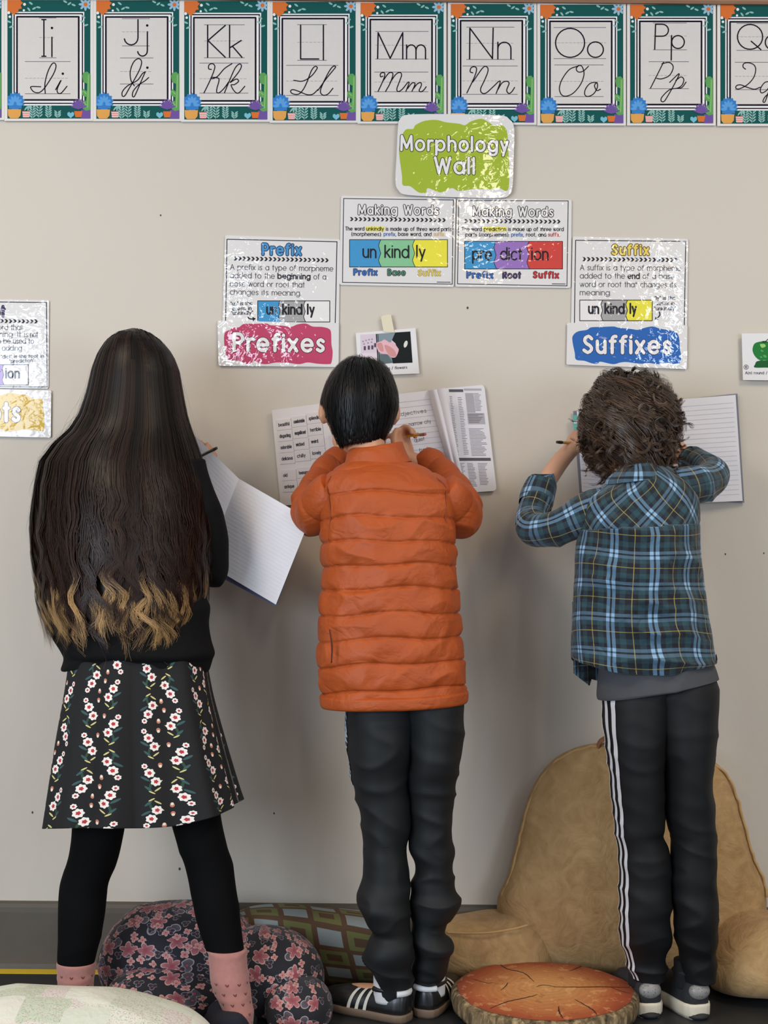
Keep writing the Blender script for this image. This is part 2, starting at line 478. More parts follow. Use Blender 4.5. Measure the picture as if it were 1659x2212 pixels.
# ------------------------------------------------------------------ alphabet cards above
CX = [-176, 16, 208, 398, 589, 779, 974, 1167, 1361, 1556]
CT = [-2, 0, 0.5, 2, 4, 6, 8.5, 10, 10, 11]
LET = 'HIJKLMNOPQ'
D_CARD = 0.006
pap = mat('card_paper', rgb(222, 216, 208), 0.5, 0.02, 30)
cg = dry('teal', 22, 84, 80); pan = dry('panel', 214, 207, 200); blk = dry('black', 20, 11, 26)
wht = dry('white', 236, 232, 228); org = dry('orange', 214, 112, 52); blu = dry('blue', 58, 124, 190)
cac = dry('cactus', 96, 158, 88); pur = dry('purple', 112, 84, 152); pot = dry('pot', 222, 160, 82)
pnk = dry('pink', 222, 140, 130); lf = dry('leaf', 140, 186, 176); hrt = dry('heart', 120, 184, 200)
lgrey = dry('rule', 96, 88, 96); dgrey = dry('dash', 160, 152, 152)
cac2 = dry('cactus_light', 138, 186, 110); pblu = dry('pale_blue', 150, 186, 204); blu2 = dry('blue_light', 92, 156, 214)

def star(cx, cy, r, n, k=.25, ph=0.0):
    a = np.linspace(0, 2 * np.pi, n * 2, endpoint=False)
    return [(cx + (r if i % 2 else r * (1 - k)) * math.cos(t + ph), cy + (r if i % 2 else r * (1 - k)) * math.sin(t + ph)) for i, t in enumerate(a)]
def ell(cx, cy, rx, ry, n=14, rot=0.0):
    a = np.linspace(0, 2 * np.pi, n, endpoint=False); c, s_ = math.cos(rot), math.sin(rot)
    return [(cx + rx * math.cos(t) * c - ry * math.sin(t) * s_, cy + rx * math.cos(t) * s_ + ry * math.sin(t) * c) for t in a]
def rect(x0, y0, x1, y1): return [(x0, y0), (x1, y0), (x1, y1), (x0, y1)]
def clip_blob(pts, x0, y0, x1, y1): return [(min(max(x, x0), x1), min(max(y, y0), y1)) for x, y in pts]

def card_art(B):
    """drawn in card units: 0..495 by 0..708 (crop pixels of the photograph), clipped to the card"""
    B.slab('paper', rect(-18, -22, 512, 722), pap, 0.0008)
    B.poly('teal_print', rect(0, 0, 495, 708), cg, 1)
    B.poly('frame_white', rect(29, 71, 459, 630), wht, 2)
    for (x0, y0, x1, y1, wd) in ((40, 82, 448, 617, 7), (57, 100, 426, 597, 10)):
        for a, b in (((x0, y0), (x1, y0)), ((x1, y0), (x1, y1)), ((x1, y1), (x0, y1)), ((x0, y1), (x0, y0))):
            B.rib('frame_black', [a, b], wd, blk, 3)
    B.poly('letter_panel', rect(63, 106, 420, 591), pan, 4)
    B.poly('orange_flower', clip_blob(star(32, 22, 62, 11, .22, .2), 0, 0, 495, 708), org, 5)
    B.poly('orange_flower', [(26, 60), (70, 60), (36, 92)], org, 5)
    for i_, (x, y, r) in enumerate(((102, 26, 9), (98, 62, 7), (8, 76, 9), (14, 100, 8))): B.poly('bud#%d' % i_, ell(x, y, r, r, 8), wht, 5)
    for x, y, q in ((140, 20, .6), (160, 50, -.5), (128, 56, .9), (185, 44, .2), (345, 10, .5), (370, 22, -.6), (395, 30, .4), (10, 130, .4), (22, 160, -.4), (448, 128, .4), (470, 150, -.3), (455, 100, .8)):
        B.poly('leaf#%.0f,%.0f' % (x, y), ell(x, y, 14, 6, 8, q), lf, 5)
    for k in range(8):
        a = k * math.pi / 4
        B.poly('blue_flower', clip_blob(ell(466 + 24 * math.cos(a), 26 + 22 * math.sin(a), 18, 8, 8, a), 0, 0, 495, 708), pblu, 5)
    B.poly('blue_flower_centre', ell(466, 26, 12, 12, 10), org, 6)
    B.poly('cactus', [(447, 452), (455, 432), (478, 428), (490, 440), (495, 440), (495, 655), (470, 662), (450, 650), (446, 610), (470, 600), (472, 580), (448, 570), (444, 545), (452, 530), (474, 545), (476, 500), (452, 490)], cac, 5)
    for p in ([(484, 450), (482, 560), (478, 640)], [(455, 545), (470, 560)], [(458, 612), (472, 630)]): B.rib('cactus_ridge', p, 7, cac2, 6)
    B.poly('purple_block', rect(440, 655, 495, 708), pur, 5)
    B.poly('blue_succulent', clip_blob(star(46, 606, 58, 13, .18, .1), 0, 0, 495, 708), blu, 6)
    for k in range(7):
        a = math.pi + k * math.pi / 6
        B.poly('succulent_petal', clip_blob(ell(46 + 26 * math.cos(a), 622 + 34 * math.sin(a), 20, 9, 8, a), 0, 0, 495, 708), blu2, 7)
    B.poly('orange_pot', [(2, 652), (82, 652), (78, 690), (64, 706), (16, 706), (4, 690)], pot, 6)
    B.poly('pink_pot', [(88, 664), (136, 664), (130, 702), (94, 702)], pnk, 6)
    for y in (672, 683, 694): B.rib('pot_stripe', [(92, y), (132, y)], 3.5, wht, 7)
    for x, y0, y1, n in ((150, 708, 630, 5), (190, 704, 632, 4), (245, 704, 632, 5), (300, 704, 664, 3)):
        B.rib('leaf_sprig#%d' % x, [(x - 4, y0), (x + 6, y1)], 3, lf, 6)
        for i in range(n):
            y = y0 - (i + .6) * (y0 - y1) / (n + .3)
            for sg in (-1, 1): B.poly('leaf_sprig#%d' % x, ell(x + sg * 11, y - 5, 13, 4.5, 7, -sg * .75), lf, 6)
    for x, q in ((112, -.9), (124, -1.5), (138, -2.1)): B.poly('leaf_sprig', ell(x, 646, 18, 5, 7, q), lf, 6)
    B.poly('blue_heart', [(378, 706), (358, 688), (358, 674), (368, 668), (378, 676), (388, 668), (398, 674), (398, 688)], hrt, 6)
    B.poly('small_pot', [(398, 664), (448, 664), (440, 700), (406, 700)], org, 6)
    for k in range(9):
        a = math.radians(200 + k * 17.5)
        B.poly('purple_plant', ell(424 + 24 * math.cos(a), 652 + 34 * math.sin(a), 32, 6, 7, a), pur, 6)

# letters: (print strokes, cursive strokes, dots, rules) in crop pixels of the three zooms
C1, C2, C3 = ((0, 0), .3617), ((560, 0), .3617), ((1080, 0), .349)
def circ(cx, cy, rx, ry): return arc(cx, cy, rx, ry, 0, 360, 26)
LT = {
 'I': (C1, [[(262, 117), (262, 335)], [(250, 117), (274, 117)], [(250, 336), (274, 336)], [(310, 222), (310, 338)]],
       [[(270, 558), (268, 500), (285, 430), (310, 382), (328, 378), (334, 400), (320, 440), (290, 490), (262, 530), (235, 552), (205, 550), (187, 532), (187, 517), (243, 518)], [(332, 535), (365, 478), (342, 530), (346, 555), (366, 555), (400, 515)]],
       [(310, 167), (375, 440)], (235, 335, 107, 224, 345), (150, 420, 368, 467, 560)),
 'J': (C1, [[(824, 118), (824, 225)] + arc(783, 225, 41, 43, 0, 170)[1:], [(880, 190), (880, 300)] + arc(851, 303, 29, 32, 0, 170)[1:]],
       [[(802, 512), (782, 480), (778, 425), (797, 372), (825, 350), (845, 365), (838, 405), (808, 465), (770, 530), (745, 572), (730, 572), (732, 545), (765, 510), (820, 480), (850, 440), (868, 428)], [(868, 428), (845, 480), (815, 550), (800, 578), (790, 570), (798, 540), (830, 505), (862, 485), (888, 463)]],
       [(879, 152), (880, 404)], (730, 893, 112, 190, 274), (718, 915, 346, 427, 502)),
 'K': (C1, [[(1240, 150), (1240, 342)], [(1345, 152), (1242, 242)], [(1242, 242), (1345, 342)], [(1371, 150), (1371, 342)], [(1440, 242), (1373, 285)], [(1388, 276), (1445, 342)]],
       [[(1262, 415), (1246, 410), (1248, 388), (1268, 380), (1283, 395), (1275, 430), (1250, 490), (1218, 555)], [(1385, 380), (1340, 410), (1300, 455), (1268, 470), (1262, 462), (1300, 465), (1308, 480), (1295, 530), (1295, 552), (1312, 552), (1340, 525), (1365, 490)], [(1340, 555), (1375, 470), (1405, 405), (1430, 382), (1442, 395), (1425, 430), (1385, 480), (1375, 492), (1410, 472), (1425, 485), (1400, 505), (1380, 508), (1400, 545), (1425, 555), (1462, 515)]],
       [], (1220, 1460, 148, 245, 345), (1192, 1482, 377, 470, 556)),
 'L': (C2, [[(247, 150), (247, 352)], [(247, 352), (355, 352)], [(383, 150), (383, 358)]],
       [[(205, 480), (260, 484), (310, 455), (342, 415), (345, 400), (330, 398), (310, 425), (285, 490), (262, 535), (235, 562), (200, 560), (187, 545), (200, 535), (235, 545), (285, 565), (320, 562), (350, 535)], [(350, 540), (400, 470), (445, 415), (456, 398), (440, 397), (415, 430), (380, 500), (365, 545), (380, 568), (410, 562), (440, 527)]],
       [], (228, 402, 147, 252, 360), (162, 472, 390, 484, 570)),
 'M': (C2, [[(710, 195), (707, 350)], [(710, 195), (782, 348)], [(782, 348), (857, 195)], [(857, 195), (857, 352)], [(880, 268), (880, 352)], arc(908, 298, 28, 30, 180, 360) + [(936, 352)], arc(965, 298, 28, 30, 180, 360) + [(993, 352)]],
       [[(738, 455), (725, 458), (724, 440), (742, 433), (750, 445), (740, 480), (710, 545)], [(738, 485), (770, 440), (790, 433), (798, 448), (780, 500), (755, 545)], [(780, 495), (815, 445), (840, 433), (850, 448), (838, 485), (822, 530), (830, 547), (855, 532), (885, 495), (895, 495), (876, 545)], [(885, 530), (910, 498), (928, 495), (928, 510), (912, 545)], [(922, 528), (945, 500), (965, 494), (968, 510), (955, 540), (966, 548), (982, 538), (997, 518)]],
       [], (695, 1010, 188, 270, 352), (688, 1008, 430, 490, 548)),
 'N': (C2, [[(1258, 168), (1256, 352)], [(1258, 168), (1393, 350)], [(1393, 350), (1397, 168)], [(1425, 252), (1425, 352)], arc(1464, 290, 39, 38, 180, 360) + [(1503, 352)]],
       [[(1275, 435), (1260, 428), (1265, 405), (1285, 398), (1298, 412), (1285, 460), (1240, 555)], [(1275, 490), (1335, 405), (1360, 400), (1366, 425), (1345, 480), (1322, 530), (1330, 555), (1355, 555), (1400, 515), (1432, 485), (1438, 495), (1415, 558)], [(1425, 535), (1450, 495), (1478, 485), (1492, 498), (1478, 538), (1490, 558), (1508, 548), (1525, 522)]],
       [], (1238, 1522, 162, 258, 355), (1215, 1542, 394, 483, 563)),
 'O': (C3, [circ(434, 265, 90, 90), circ(591, 307, 49, 48)],
       [[(485, 408), (430, 430), (385, 490), (368, 545), (380, 585), (410, 595), (455, 575), (500, 520), (520, 460), (510, 415), (490, 405), (472, 425), (485, 445), (515, 440), (548, 410)], [(600, 510), (560, 515), (530, 550), (525, 585), (545, 597), (580, 580), (603, 540), (600, 512), (585, 530), (600, 560), (622, 552)]],
       [], (333, 655, 170, 265, 363), (338, 640, 402, 503, 598)),
 'P': (C3, [[(963, 150), (958, 305)], [(963, 150), (1005, 150)] + arc(1005, 187, 38, 37, -90, 90) + [(963, 224)], [(1062, 220), (1060, 372)], circ(1102, 260, 39, 40)],
       [[(1012, 385), (985, 440), (932, 545)], [(1002, 395), (1045, 386), (1070, 405), (1068, 435), (1045, 470), (1000, 488), (970, 485)], [(1050, 510), (1110, 455), (1080, 520), (1035, 600), (1015, 628), (998, 625), (1003, 600), (1050, 555), (1100, 545), (1128, 525), (1138, 492), (1120, 476), (1088, 498)], [(1085, 548), (1125, 542), (1152, 508)]],
       [], (948, 1155, 142, 223, 308), (922, 1168, 382, 467, 549)),
 'Q': (C3, [circ(1548, 228, 78, 77), [(1555, 255), (1615, 307)], circ(1690, 262, 48, 46), [(1738, 218), (1738, 372)]],
       [[(1520, 428), (1505, 415), (1508, 395), (1535, 388), (1570, 400), (1583, 430), (1570, 480), (1530, 525), (1480, 550), (1460, 545), (1465, 530), (1490, 525), (1530, 540), (1575, 552), (1610, 540)], [(1680, 505), (1640, 510), (1612, 550), (1620, 575), (1655, 555), (1682, 505), (1660, 575), (1640, 630), (1628, 625), (1650, 590), (1720, 545)]],
       [], (1465, 1760, 145, 227, 312), (1455, 1770, 385, 472, 555)),
}
cname = {'H': 'letter card whose right edge just shows at the top left of the wall'}
proto_children = None
for k, L in enumerate(LET):
    lab = 'alphabet card showing printed and cursive letter %s in a striped frame with succulents' % L
    if L == 'H': lab = 'alphabet card cut off at the photo\'s left edge, before letter I'
    B = Board('alphabet_card', lab, 'card', (CX[k], CT[k]), 0.3617, D_CARD + 0.0005 * (k % 2), (250, 720), group='alphabet cards along the top of the wall')
    if proto_children is None:
        card_art(B); B.build(); proto_children = list(B.root.children)
    else:
        for ch in proto_children:
            c = ch.copy(); COL.objects.link(c); c.parent = B.root
    if L in LT:
        (off, sc), pr, cu, dots, r1, r2 = LT[L]
        B2 = Board('', '', '', off, sc, B.d, None, root=B.root)
        for x0, x1, t_, m_, b_ in (r1, r2):
            for y in (t_, b_): B2.rib('rule_line', [(x0, y), (x1, y)], 3.2, lgrey, 5)
            x = x0
            while x < x1 - 8:
                B2.rib('dash_line', [(x, m_), (min(x + 15, x1), m_)], 2.6, dgrey, 5); x += 24
        for q in pr: B2.rib('printed_letters', q, 7.6, blk, 6)
        for q in cu: B2.rib('cursive_letters', cr(q, len(q) * 5), 6.0, blk, 6)
        for x, y in dots: B2.rib('letter_dot#%d' % y, [(x, y)], 15, blk, 6)
        B2.build()

# ------------------------------------------------------------------ laminated posters
def rounded(c, r, n=5):
    out = []
    k = len(c)
    for i in range(k):
        p, a, b = np.array(c[i], float), np.array(c[i - 1], float), np.array(c[(i + 1) % k], float)
        u = (a - p) / np.linalg.norm(a - p); v = (b - p) / np.linalg.norm(b - p)
        for t in np.linspace(0, 1, n):
            out.append(tuple(p + u * r * (1 - t) ** 2 + v * r * t ** 2))
    return out
def smoothblob(pts, n=4): return [tuple(q) for q in cr(pts, len(pts) * n, True)]

M4 = ((720, 240), 530 / 1659); M5 = ((460, 490), 300 / 1659); M6 = ((1210, 500), 300 / 1659)
M7 = ((0, 630), 130 / 871); M8 = ((750, 670), 360 / 1659); M9 = ((1590, 700), 400 / 2212)

B = Board('morphology_sign', 'laminated sign with white words Morphology Wall on a lime green paint blob', 'sign', *M4, 0.012, (820, 590))
B.slab('sheet', smoothblob([(437, 110), (452, 52), (510, 24), (800, 20), (1120, 28), (1190, 55), (1222, 115), (1220, 300), (1212, 500), (1190, 565), (1120, 588), (830, 582), (510, 568), (440, 535), (420, 470), (428, 300)]), PAPER_L)
B.poly('paint_blob', smoothblob([(555, 95), (620, 65), (700, 60), (760, 75), (850, 85), (890, 95), (930, 70), (1000, 52), (1050, 75), (1090, 100), (1140, 95), (1172, 130), (1180, 200), (1185, 300), (1190, 400), (1180, 535), (1120, 520), (1050, 530), (960, 525), (850, 540), (800, 520), (725, 550), (640, 520), (625, 552), (575, 548), (520, 508), (470, 500), (465, 440), (450, 330), (445, 260), (460, 180), (490, 125), (540, 120)]), ink('lime', 160, 180, 42), 1)
B.text('lettering', 'Morphology', 452, 262, 1186, 272, 94, 17, WHT, 2, 9, BLK)
B.text('lettering', 'Wall', 680, 418, 960, 422, 104, 18, WHT, 2, 9, BLK)
B.build()

def puzzle(B, x0, x1, y0, y1, divs, cols, words, cap, base, wd):
    xs = [x0] + divs + [x1]
    n = 9
    def edge(x, flip):
        if x in (x0, x1): return [(x, y0), (x, y1)]
        h = y1 - y0
        return [tuple(q) for q in cr([(x + .035 * h, y0), (x - .05 * h, y0 + .22 * h), (x + .03 * h, y0 + .5 * h), (x - .05 * h, y0 + .75 * h), (x + .05 * h, y1)], n)]
    for i, c in enumerate(cols):
        B.poly('word_piece#%d' % i, edge(xs[i], 0) + edge(xs[i + 1], 0)[::-1], c, 1)
    for x in divs: B.rib('word_box_line', edge(x, 0), wd, BLK, 2)
    B.frame('word_box_line', rect(x0, y0, x1, y1), wd * 1.1, BLK, 2)
    for t_, a, b in words: B.text('word_lettering', t_, a, base, b, base + 3, cap, wd * 2.6, BLK, 3)

GOLD = ink('gold', 226, 176, 80); DBL = ink('deep_blue', 52, 106, 178); DGN = ink('deep_green', 74, 132, 104); DPU = ink('deep_purple', 74, 52, 96)
DRD = ink('deep_red', 190, 44, 48); HIL = ink('highlight', 236, 224, 96); NAV = ink('navy', 44, 50, 92); YGD = ink('pale_gold', 226, 208, 96)

B = Board('word_poster', 'laminated Making Words poster dividing unkindly into blue, green and yellow pieces', 'poster', *M4, 0.004, (440, 1185), group='laminated posters under the morphology sign')
B.slab('sheet', rounded([(52, 572), (828, 588), (815, 1190), (42, 1175)], 14), PAPER_L)
B.frame('border', [(70, 591), (812, 601), (804, 1170), (62, 1158)], 5, BLK)
B.text('heading', 'Making Words', 168, 696, 714, 699, 60, 10, WHT, 2, 9, BLK)
B.chevrons(124, 730, 748, 737, 22, 26, BLK)
B.poly('highlight', rect(220, 779, 345, 813), HIL, 1)
for t_, a, b, m_ in (('The word', 80, 210, BLK), ('unkindly', 222, 342, BLK), ('is made up of three word parts', 355, 800, BLK)): B.text('small_print', t_, a, 806 + (a - 80) * .005, b, 806 + (b - 80) * .005, 24, 3.8, m_)
for t_, a, b, m_, p_ in (('(morphemes):', 122, 328, BLK, 'small_print'), ('prefix,', 340, 426, DBL, 'blue_word'), ('base word, and', 438, 664, BLK, 'small_print'), ('suffix.', 678, 755, GOLD, 'gold_word')): B.text(p_, t_, a, 842, b, 844, 24, 3.8, m_)
puzzle(B, 110, 772, 869, 1054, [315, 545], [BLU, GRN, YEL], [('un', 197, 292), ('kind', 345, 514), ('ly', 560, 624)], 80, 988, 4)
B.text('blue_label', 'Prefix', 137, 1107, 297, 1108, 38, 7, DBL, 2, 7, NAV)
B.text('green_label', 'Base', 367, 1108, 487, 1109, 37, 7, DGN, 2, 7, BLK)
B.text('gold_label', 'Suffix', 572, 1111, 725, 1112, 38, 6, YGD, 2, 6, ink('ochre', 170, 136, 60))
B.rib('credit_line', [(702, 1156), (790, 1157)], 5, GTX)
B.build()

B = Board('word_poster', 'laminated Making Words poster dividing prediction into blue, purple and red pieces', 'poster', *M4, 0.0045, (1215, 1192), group='laminated posters under the morphology sign')
B.slab('sheet', rounded([(838, 588), (1612, 600), (1605, 1196), (825, 1187)], 14), PAPER_L)
B.frame('border', [(848, 605), (1588, 607), (1580, 1182), (840, 1168)], 5, BLK)
B.text('heading', 'Making Words', 943, 706, 1489, 711, 60, 10, WHT, 2, 9, BLK)
B.chevrons(898, 743, 1524, 747, 22, 26, BLK)
B.poly('highlight', rect(1014, 781, 1172, 815), HIL, 1)
for t_, a, b in (('The word', 868, 1004), ('prediction', 1018, 1168), ('is made up of three word', 1182, 1558)): B.text('small_print', t_, a, 809, b, 810, 24, 3.8, BLK)
for t_, a, b, m_, p_ in (('parts (morphemes):', 893, 1190, BLK, 'small_print'), ('prefix,', 1203, 1290, DBL, 'blue_word'), ('root, and', 1303, 1440, BLK, 'small_print'), ('suffix.', 1452, 1535, DRD, 'red_word')): B.text(p_, t_, a, 846, b, 847, 24, 3.8, m_)
puzzle(B, 888, 1550, 881, 1067, [1095, 1318], [BLU, PUR, RED], [('pre', 938, 1072), ('dict', 1127, 1278), ('ion', 1338, 1456)], 80, 1003, 4)
B.text('blue_label', 'Prefix', 902, 1126, 1080, 1128, 40, 8, DBL, 2, 7, NAV)
B.text('purple_label', 'Root', 1145, 1127, 1268, 1128, 39, 8, DPU, 2, 6, BLK)
B.text('red_label', 'Suffix', 1350, 1126, 1525, 1128, 40, 8, DRD, 2, 6, ink('maroon', 110, 20, 30))
B.rib('credit_line', [(1480, 1168), (1568, 1169)], 5, GTX)
B.build()

def arrow(B, pts, head, wd):
    B.rib('arrow', cr(pts, 12), wd, BLK, 2); B.poly('arrow', head, BLK, 2)

B = Board('definition_poster', 'laminated Prefix definition poster above the pink banner, blue puzzle piece un', 'poster', *M5, 0.004, (800, 1195), group='laminated definition posters')
B.slab('sheet', rounded([(145, 100), (1520, 148), (1505, 1200), (112, 1200)], 22), PAPER_L)
B.frame('border', [(168, 148), (1482, 178), (1460, 1185), (150, 1185)], 10, BLK)
B.text('heading', 'Prefix', 585, 328, 1058, 334, 122, 24, BLU, 2, 20, NAV)
B.chevrons(270, 377, 1360, 399, 22, 48, BLK)
for t_, a, b, y, wd in (('A prefix is a type of morpheme', 205, 1436, 509, 6), ('added to the', 202, 738, 609, 6), ('beginning', 770, 1166, 617, 12), ('of a', 1200, 1352, 625, 6), ('base word or root that', 202, 1096, 708, 6), ('changes its meaning.', 202, 1056, 807, 6)):
    B.text('body_text', t_, a, y, b, y + (b - a) * .017, 64, wd, GTX if wd < 10 else BLK)
for t_, a, b, y in (('"un" is the', 210, 472, 937), ('prefix in', 232, 460, 997), ('"unkindly"', 218, 478, 1049)): B.text('side_note', t_, a, y, b, y - 6, 40, 7, BLK)
arrow(B, [(418, 1080), (440, 1098), (480, 1102)], [(470, 1075), (512, 1095), (478, 1128)], 14)
puzzle(B, 535, 1395, 884, 1136, [795, 1095], [BLU, GRY, WHT], [('un', 635, 765), ('kind', 825, 1070), ('ly', 1122, 1216)], 115, 1040, 8)
B.build()
B = Board('heading_banner', 'laminated banner reading Prefixes in white on a raspberry pink paint blob', 'banner', *M5, 0.007, (780, 1670), group='laminated heading banners')
B.slab('sheet', rounded([(55, 1120), (1505, 1150), (1500, 1675), (65, 1660)], 18), PAPER_L)
B.poly('paint_blob', smoothblob([(140, 1270), (200, 1230), (240, 1205), (310, 1200), (370, 1160), (500, 1158), (640, 1155), (690, 1175), (830, 1180), (930, 1195), (1010, 1165), (1110, 1155), (1190, 1190), (1300, 1195), (1380, 1215), (1410, 1260), (1415, 1400), (1430, 1500), (1415, 1620), (1380, 1640), (1250, 1635), (1130, 1620), (1030, 1640), (900, 1625), (760, 1620), (640, 1640), (560, 1630), (500, 1600), (460, 1625), (400, 1638), (330, 1605), (240, 1595), (170, 1580), (155, 1500), (135, 1400)]), ink('raspberry', 190, 62, 98), 1)
B.text('lettering', 'Prefixes', 232, 1474, 1342, 1486, 196, 40, WHT, 2, 15, ink('plum', 70, 24, 40))
B.build()

B = Board('definition_poster', 'laminated Suffix definition poster above the blue banner, yellow puzzle piece ly', 'poster', *M6, 0.004, (800, 1170), group='laminated definition posters')
B.slab('sheet', rounded([(150, 60), (1530, 90), (1515, 1180), (130, 1120)], 22), PAPER_L)
B.frame('border', [(185, 105), (1500, 118), (1482, 1180), (170, 1125)], 10, BLK)
B.text('heading', 'Suffix', 612, 272, 1064, 276, 112, 24, ink('heading_yellow', 232, 204, 84), 2, 18, ink('bronze', 90, 66, 30))
B.chevrons(288, 330, 1385, 340, 22, 48, BLK)
for t_, a, b, y, wd in (('A suffix is a type of morpheme', 237, 1444, 461, 6), ('added to the', 235, 774, 559, 6), ('end', 805, 952, 562, 12), ('of a base', 985, 1364, 563, 6), ('word or root that changes its', 235, 1389, 660, 6), ('meaning.', 235, 611, 759, 6)):
    B.text('body_text', t_, a, y, b, y + (b - a) * .006, 64, wd, GTX if wd < 10 else BLK)
for t_, a, b, y in (('"ly" is the', 1130, 1378, 815), ('suffix in', 1150, 1365, 878), ('"unkindly"', 1125, 1386, 940)): B.text('side_note', t_, a, y, b, y - 3, 40, 6.5, BLK)
arrow(B, [(1186, 962), (1190, 1000), (1160, 1035)], [(1132, 1052), (1140, 1010), (1175, 1055)], 14)
puzzle(B, 235, 1100, 820, 1066, [500, 797], [WHT, GRY, YEL], [('un', 333, 467), ('kind', 528, 772), ('ly', 828, 916)], 115, 976, 8)
B.build()
B = Board('heading_banner', 'laminated banner reading Suffixes in white on a royal blue paint blob', 'banner', *M6, 0.007, (780, 1640), group='laminated heading banners')
B.slab('sheet', rounded([(85, 1090), (1520, 1120), (1515, 1645), (75, 1590)], 18), PAPER_L)
B.poly('paint_blob', smoothblob([(150, 1250), (210, 1195), (320, 1175), (370, 1145), (500, 1140), (640, 1135), (700, 1150), (850, 1165), (930, 1175), (1010, 1150), (1110, 1135), (1190, 1160), (1330, 1185), (1400, 1220), (1425, 1300), (1430, 1400), (1445, 1490), (1430, 1570), (1380, 1585), (1280, 1570), (1180, 1585), (1050, 1570), (960, 1580), (800, 1560), (720, 1565), (630, 1585), (480, 1555), (450, 1580), (380, 1575), (290, 1545), (190, 1530), (175, 1450), (150, 1330)]), ink('royal', 34, 96, 172), 1)
B.text('lettering', 'Suffixes', 262, 1446, 1332, 1452, 196, 40, WHT, 2, 15, NAV)
B.build()

B = Board('definition_poster', 'laminated Root definition poster cut off by the left edge of the photo', 'poster', *M7, 0.004, (300, 1400), group='laminated definition posters')
B.slab('sheet', rounded([(-930, 100), (712, 125), (700, 1402), (-950, 1385)], 26), PAPER_L)
B.frame('border', [(-895, 140), (672, 157), (683, 1380), (-915, 1365)], 12, BLK)
B.text('heading', 'Root', -310, 355, 76, 357, 150, 32, DPU, 2, 14, BLK)
B.chevrons(-770, 415, 520, 430, 22, 56, BLK)
for t_, a, b, y in (('word that', -100, 330, 550), ('meaning. It is', -230, 408, 652), ('not', 436, 548, 654), ('can be used to', -130, 490, 750), ('adding', 25, 316, 850)): B.text('body_text', t_, a, y, b, y + 2, 76, 7.5, GTX)
B.rib('underline', [(436, 666), (545, 667)], 6, GTX)
for t_, a, b, y in (('"dict" is the root in', 10, 632, 965), ('"prediction"', 135, 492, 1030)): B.text('side_note', t_, a, y, b, y - 16, 46, 8, BLK)
puzzle(B, -610, 410, 1056, 1350, [-290, 45], [WHT, PUR, WHT], [('pre', -520, -330), ('dict', -240, 10), ('ion', 75, 287)], 136, 1246, 9)
B.build()
B = Board('heading_banner', 'laminated banner with mustard yellow blob ending in letters ts, left photo edge', 'banner', *M7, 0.007, (300, 2100), group='laminated heading banners')
B.slab('sheet', rounded([(-880, 1395), (742, 1430), (735, 2112), (-890, 2080)], 26), PAPER_L)
rb = [(0, 1500), (80, 1475), (190, 1468), (300, 1490), (400, 1500), (480, 1560), (560, 1545), (610, 1570), (625, 1700), (640, 1850), (630, 2010), (540, 2010), (420, 2000), (330, 1995), (200, 2020), (80, 2015), (-20, 1990)]
B.poly('paint_blob', smoothblob(rb + [(-150, 2005), (-300, 1990), (-480, 2000), (-640, 1960), (-760, 1970), (-800, 1850), (-790, 1640), (-700, 1530), (-520, 1480), (-330, 1500), (-150, 1480)]), ink('mustard', 216, 180, 66), 1)
B.text('lettering', 'Roots', -560, 1866, 302, 1870, 262, 52, WHT, 2, 18, ink('umber', 70, 50, 40))
B.build()

# ------------------------------------------------------------------ small picture cards
B = Board('picture_card', 'white photo card of pink tulips held up by a strip of masking tape', 'card', *M8, 0.010, (420, 650), lam=False)
B.slab('card', [(85, 228), (680, 178), (718, 630), (112, 655)], PAPER)
B.poly('photo_facade', [(130, 244), (292, 235), (308, 545), (142, 552)], dry('photo_pale', 214, 198, 206), 1)
B.poly('photo_pavement', [(137, 430), (303, 420), (309, 545), (142, 552)], dry('photo_pink', 224, 206, 212), 2)
for x, y in ((165, 380), (205, 375), (240, 372), (268, 350)): B.poly('photo_window#%d' % x, rect(x, y - 22, x + 20, y + 18), dry('photo_shadow', 92, 74, 96), 3)
for x, y in ((150, 310), (180, 300), (210, 292), (240, 288), (160, 335), (200, 325), (235, 318)): B.poly('photo_window#%d,%d' % (x, y), rect(x, y - 6, x + 14, y + 8), dry('photo_mauve', 168, 146, 166), 3)
B.poly('photo_sky', [(292, 235), (482, 222), (486, 270), (440, 300), (460, 525), (316, 540)], dry('photo_slate', 132, 146, 152), 1)
B.rib('photo_post', [(290, 240), (308, 542)], 9, dry('photo_black', 26, 24, 28), 3)
B.rib('photo_post', [(306, 240), (322, 540)], 5, dry('photo_black', 26, 24, 28), 3)
B.poly('photo_grey', [(318, 440), (400, 440), (455, 522), (325, 538)], dry('photo_teal', 96, 110, 112), 2)
B.poly('photo_dark', [(478, 222), (628, 212), (650, 522), (455, 530), (440, 460), (505, 400), (480, 330), (445, 300)], dry('photo_night', 32, 36, 36), 2)
B.poly('photo_tulip', smoothblob([(290, 330), (340, 310), (372, 292), (420, 320), (455, 318), (500, 370), (512, 400), (485, 465), (440, 470), (400, 440), (340, 432), (305, 400)]), dry('photo_petal', 226, 178, 186), 4)
B.poly('photo_petal_shade', smoothblob([(372, 350), (420, 360), (470, 400), (490, 455), (445, 462), (400, 425)]), dry('photo_petal_deep', 206, 146, 140), 5)
B.poly('photo_petal_shade', smoothblob([(298, 335), (345, 330), (360, 410), (320, 395)]), dry('photo_petal_deep', 206, 146, 140), 5)
B.poly('photo_bud', ell(582, 338, 18, 36, 12, .3), dry('photo_white', 218, 216, 206), 4)
B.text('caption', 'amazing / flowers', 282, 598, 598, 580, 26, 4, dry('caption_grey', 96, 90, 96))
B.poly('masking_tape', [(336, 68), (352, 56), (402, 44), (436, 46), (468, 212), (470, 222), (362, 216)], mat('masking_tape', rgb(222, 212, 182), .6, .03), 8)
B.build()

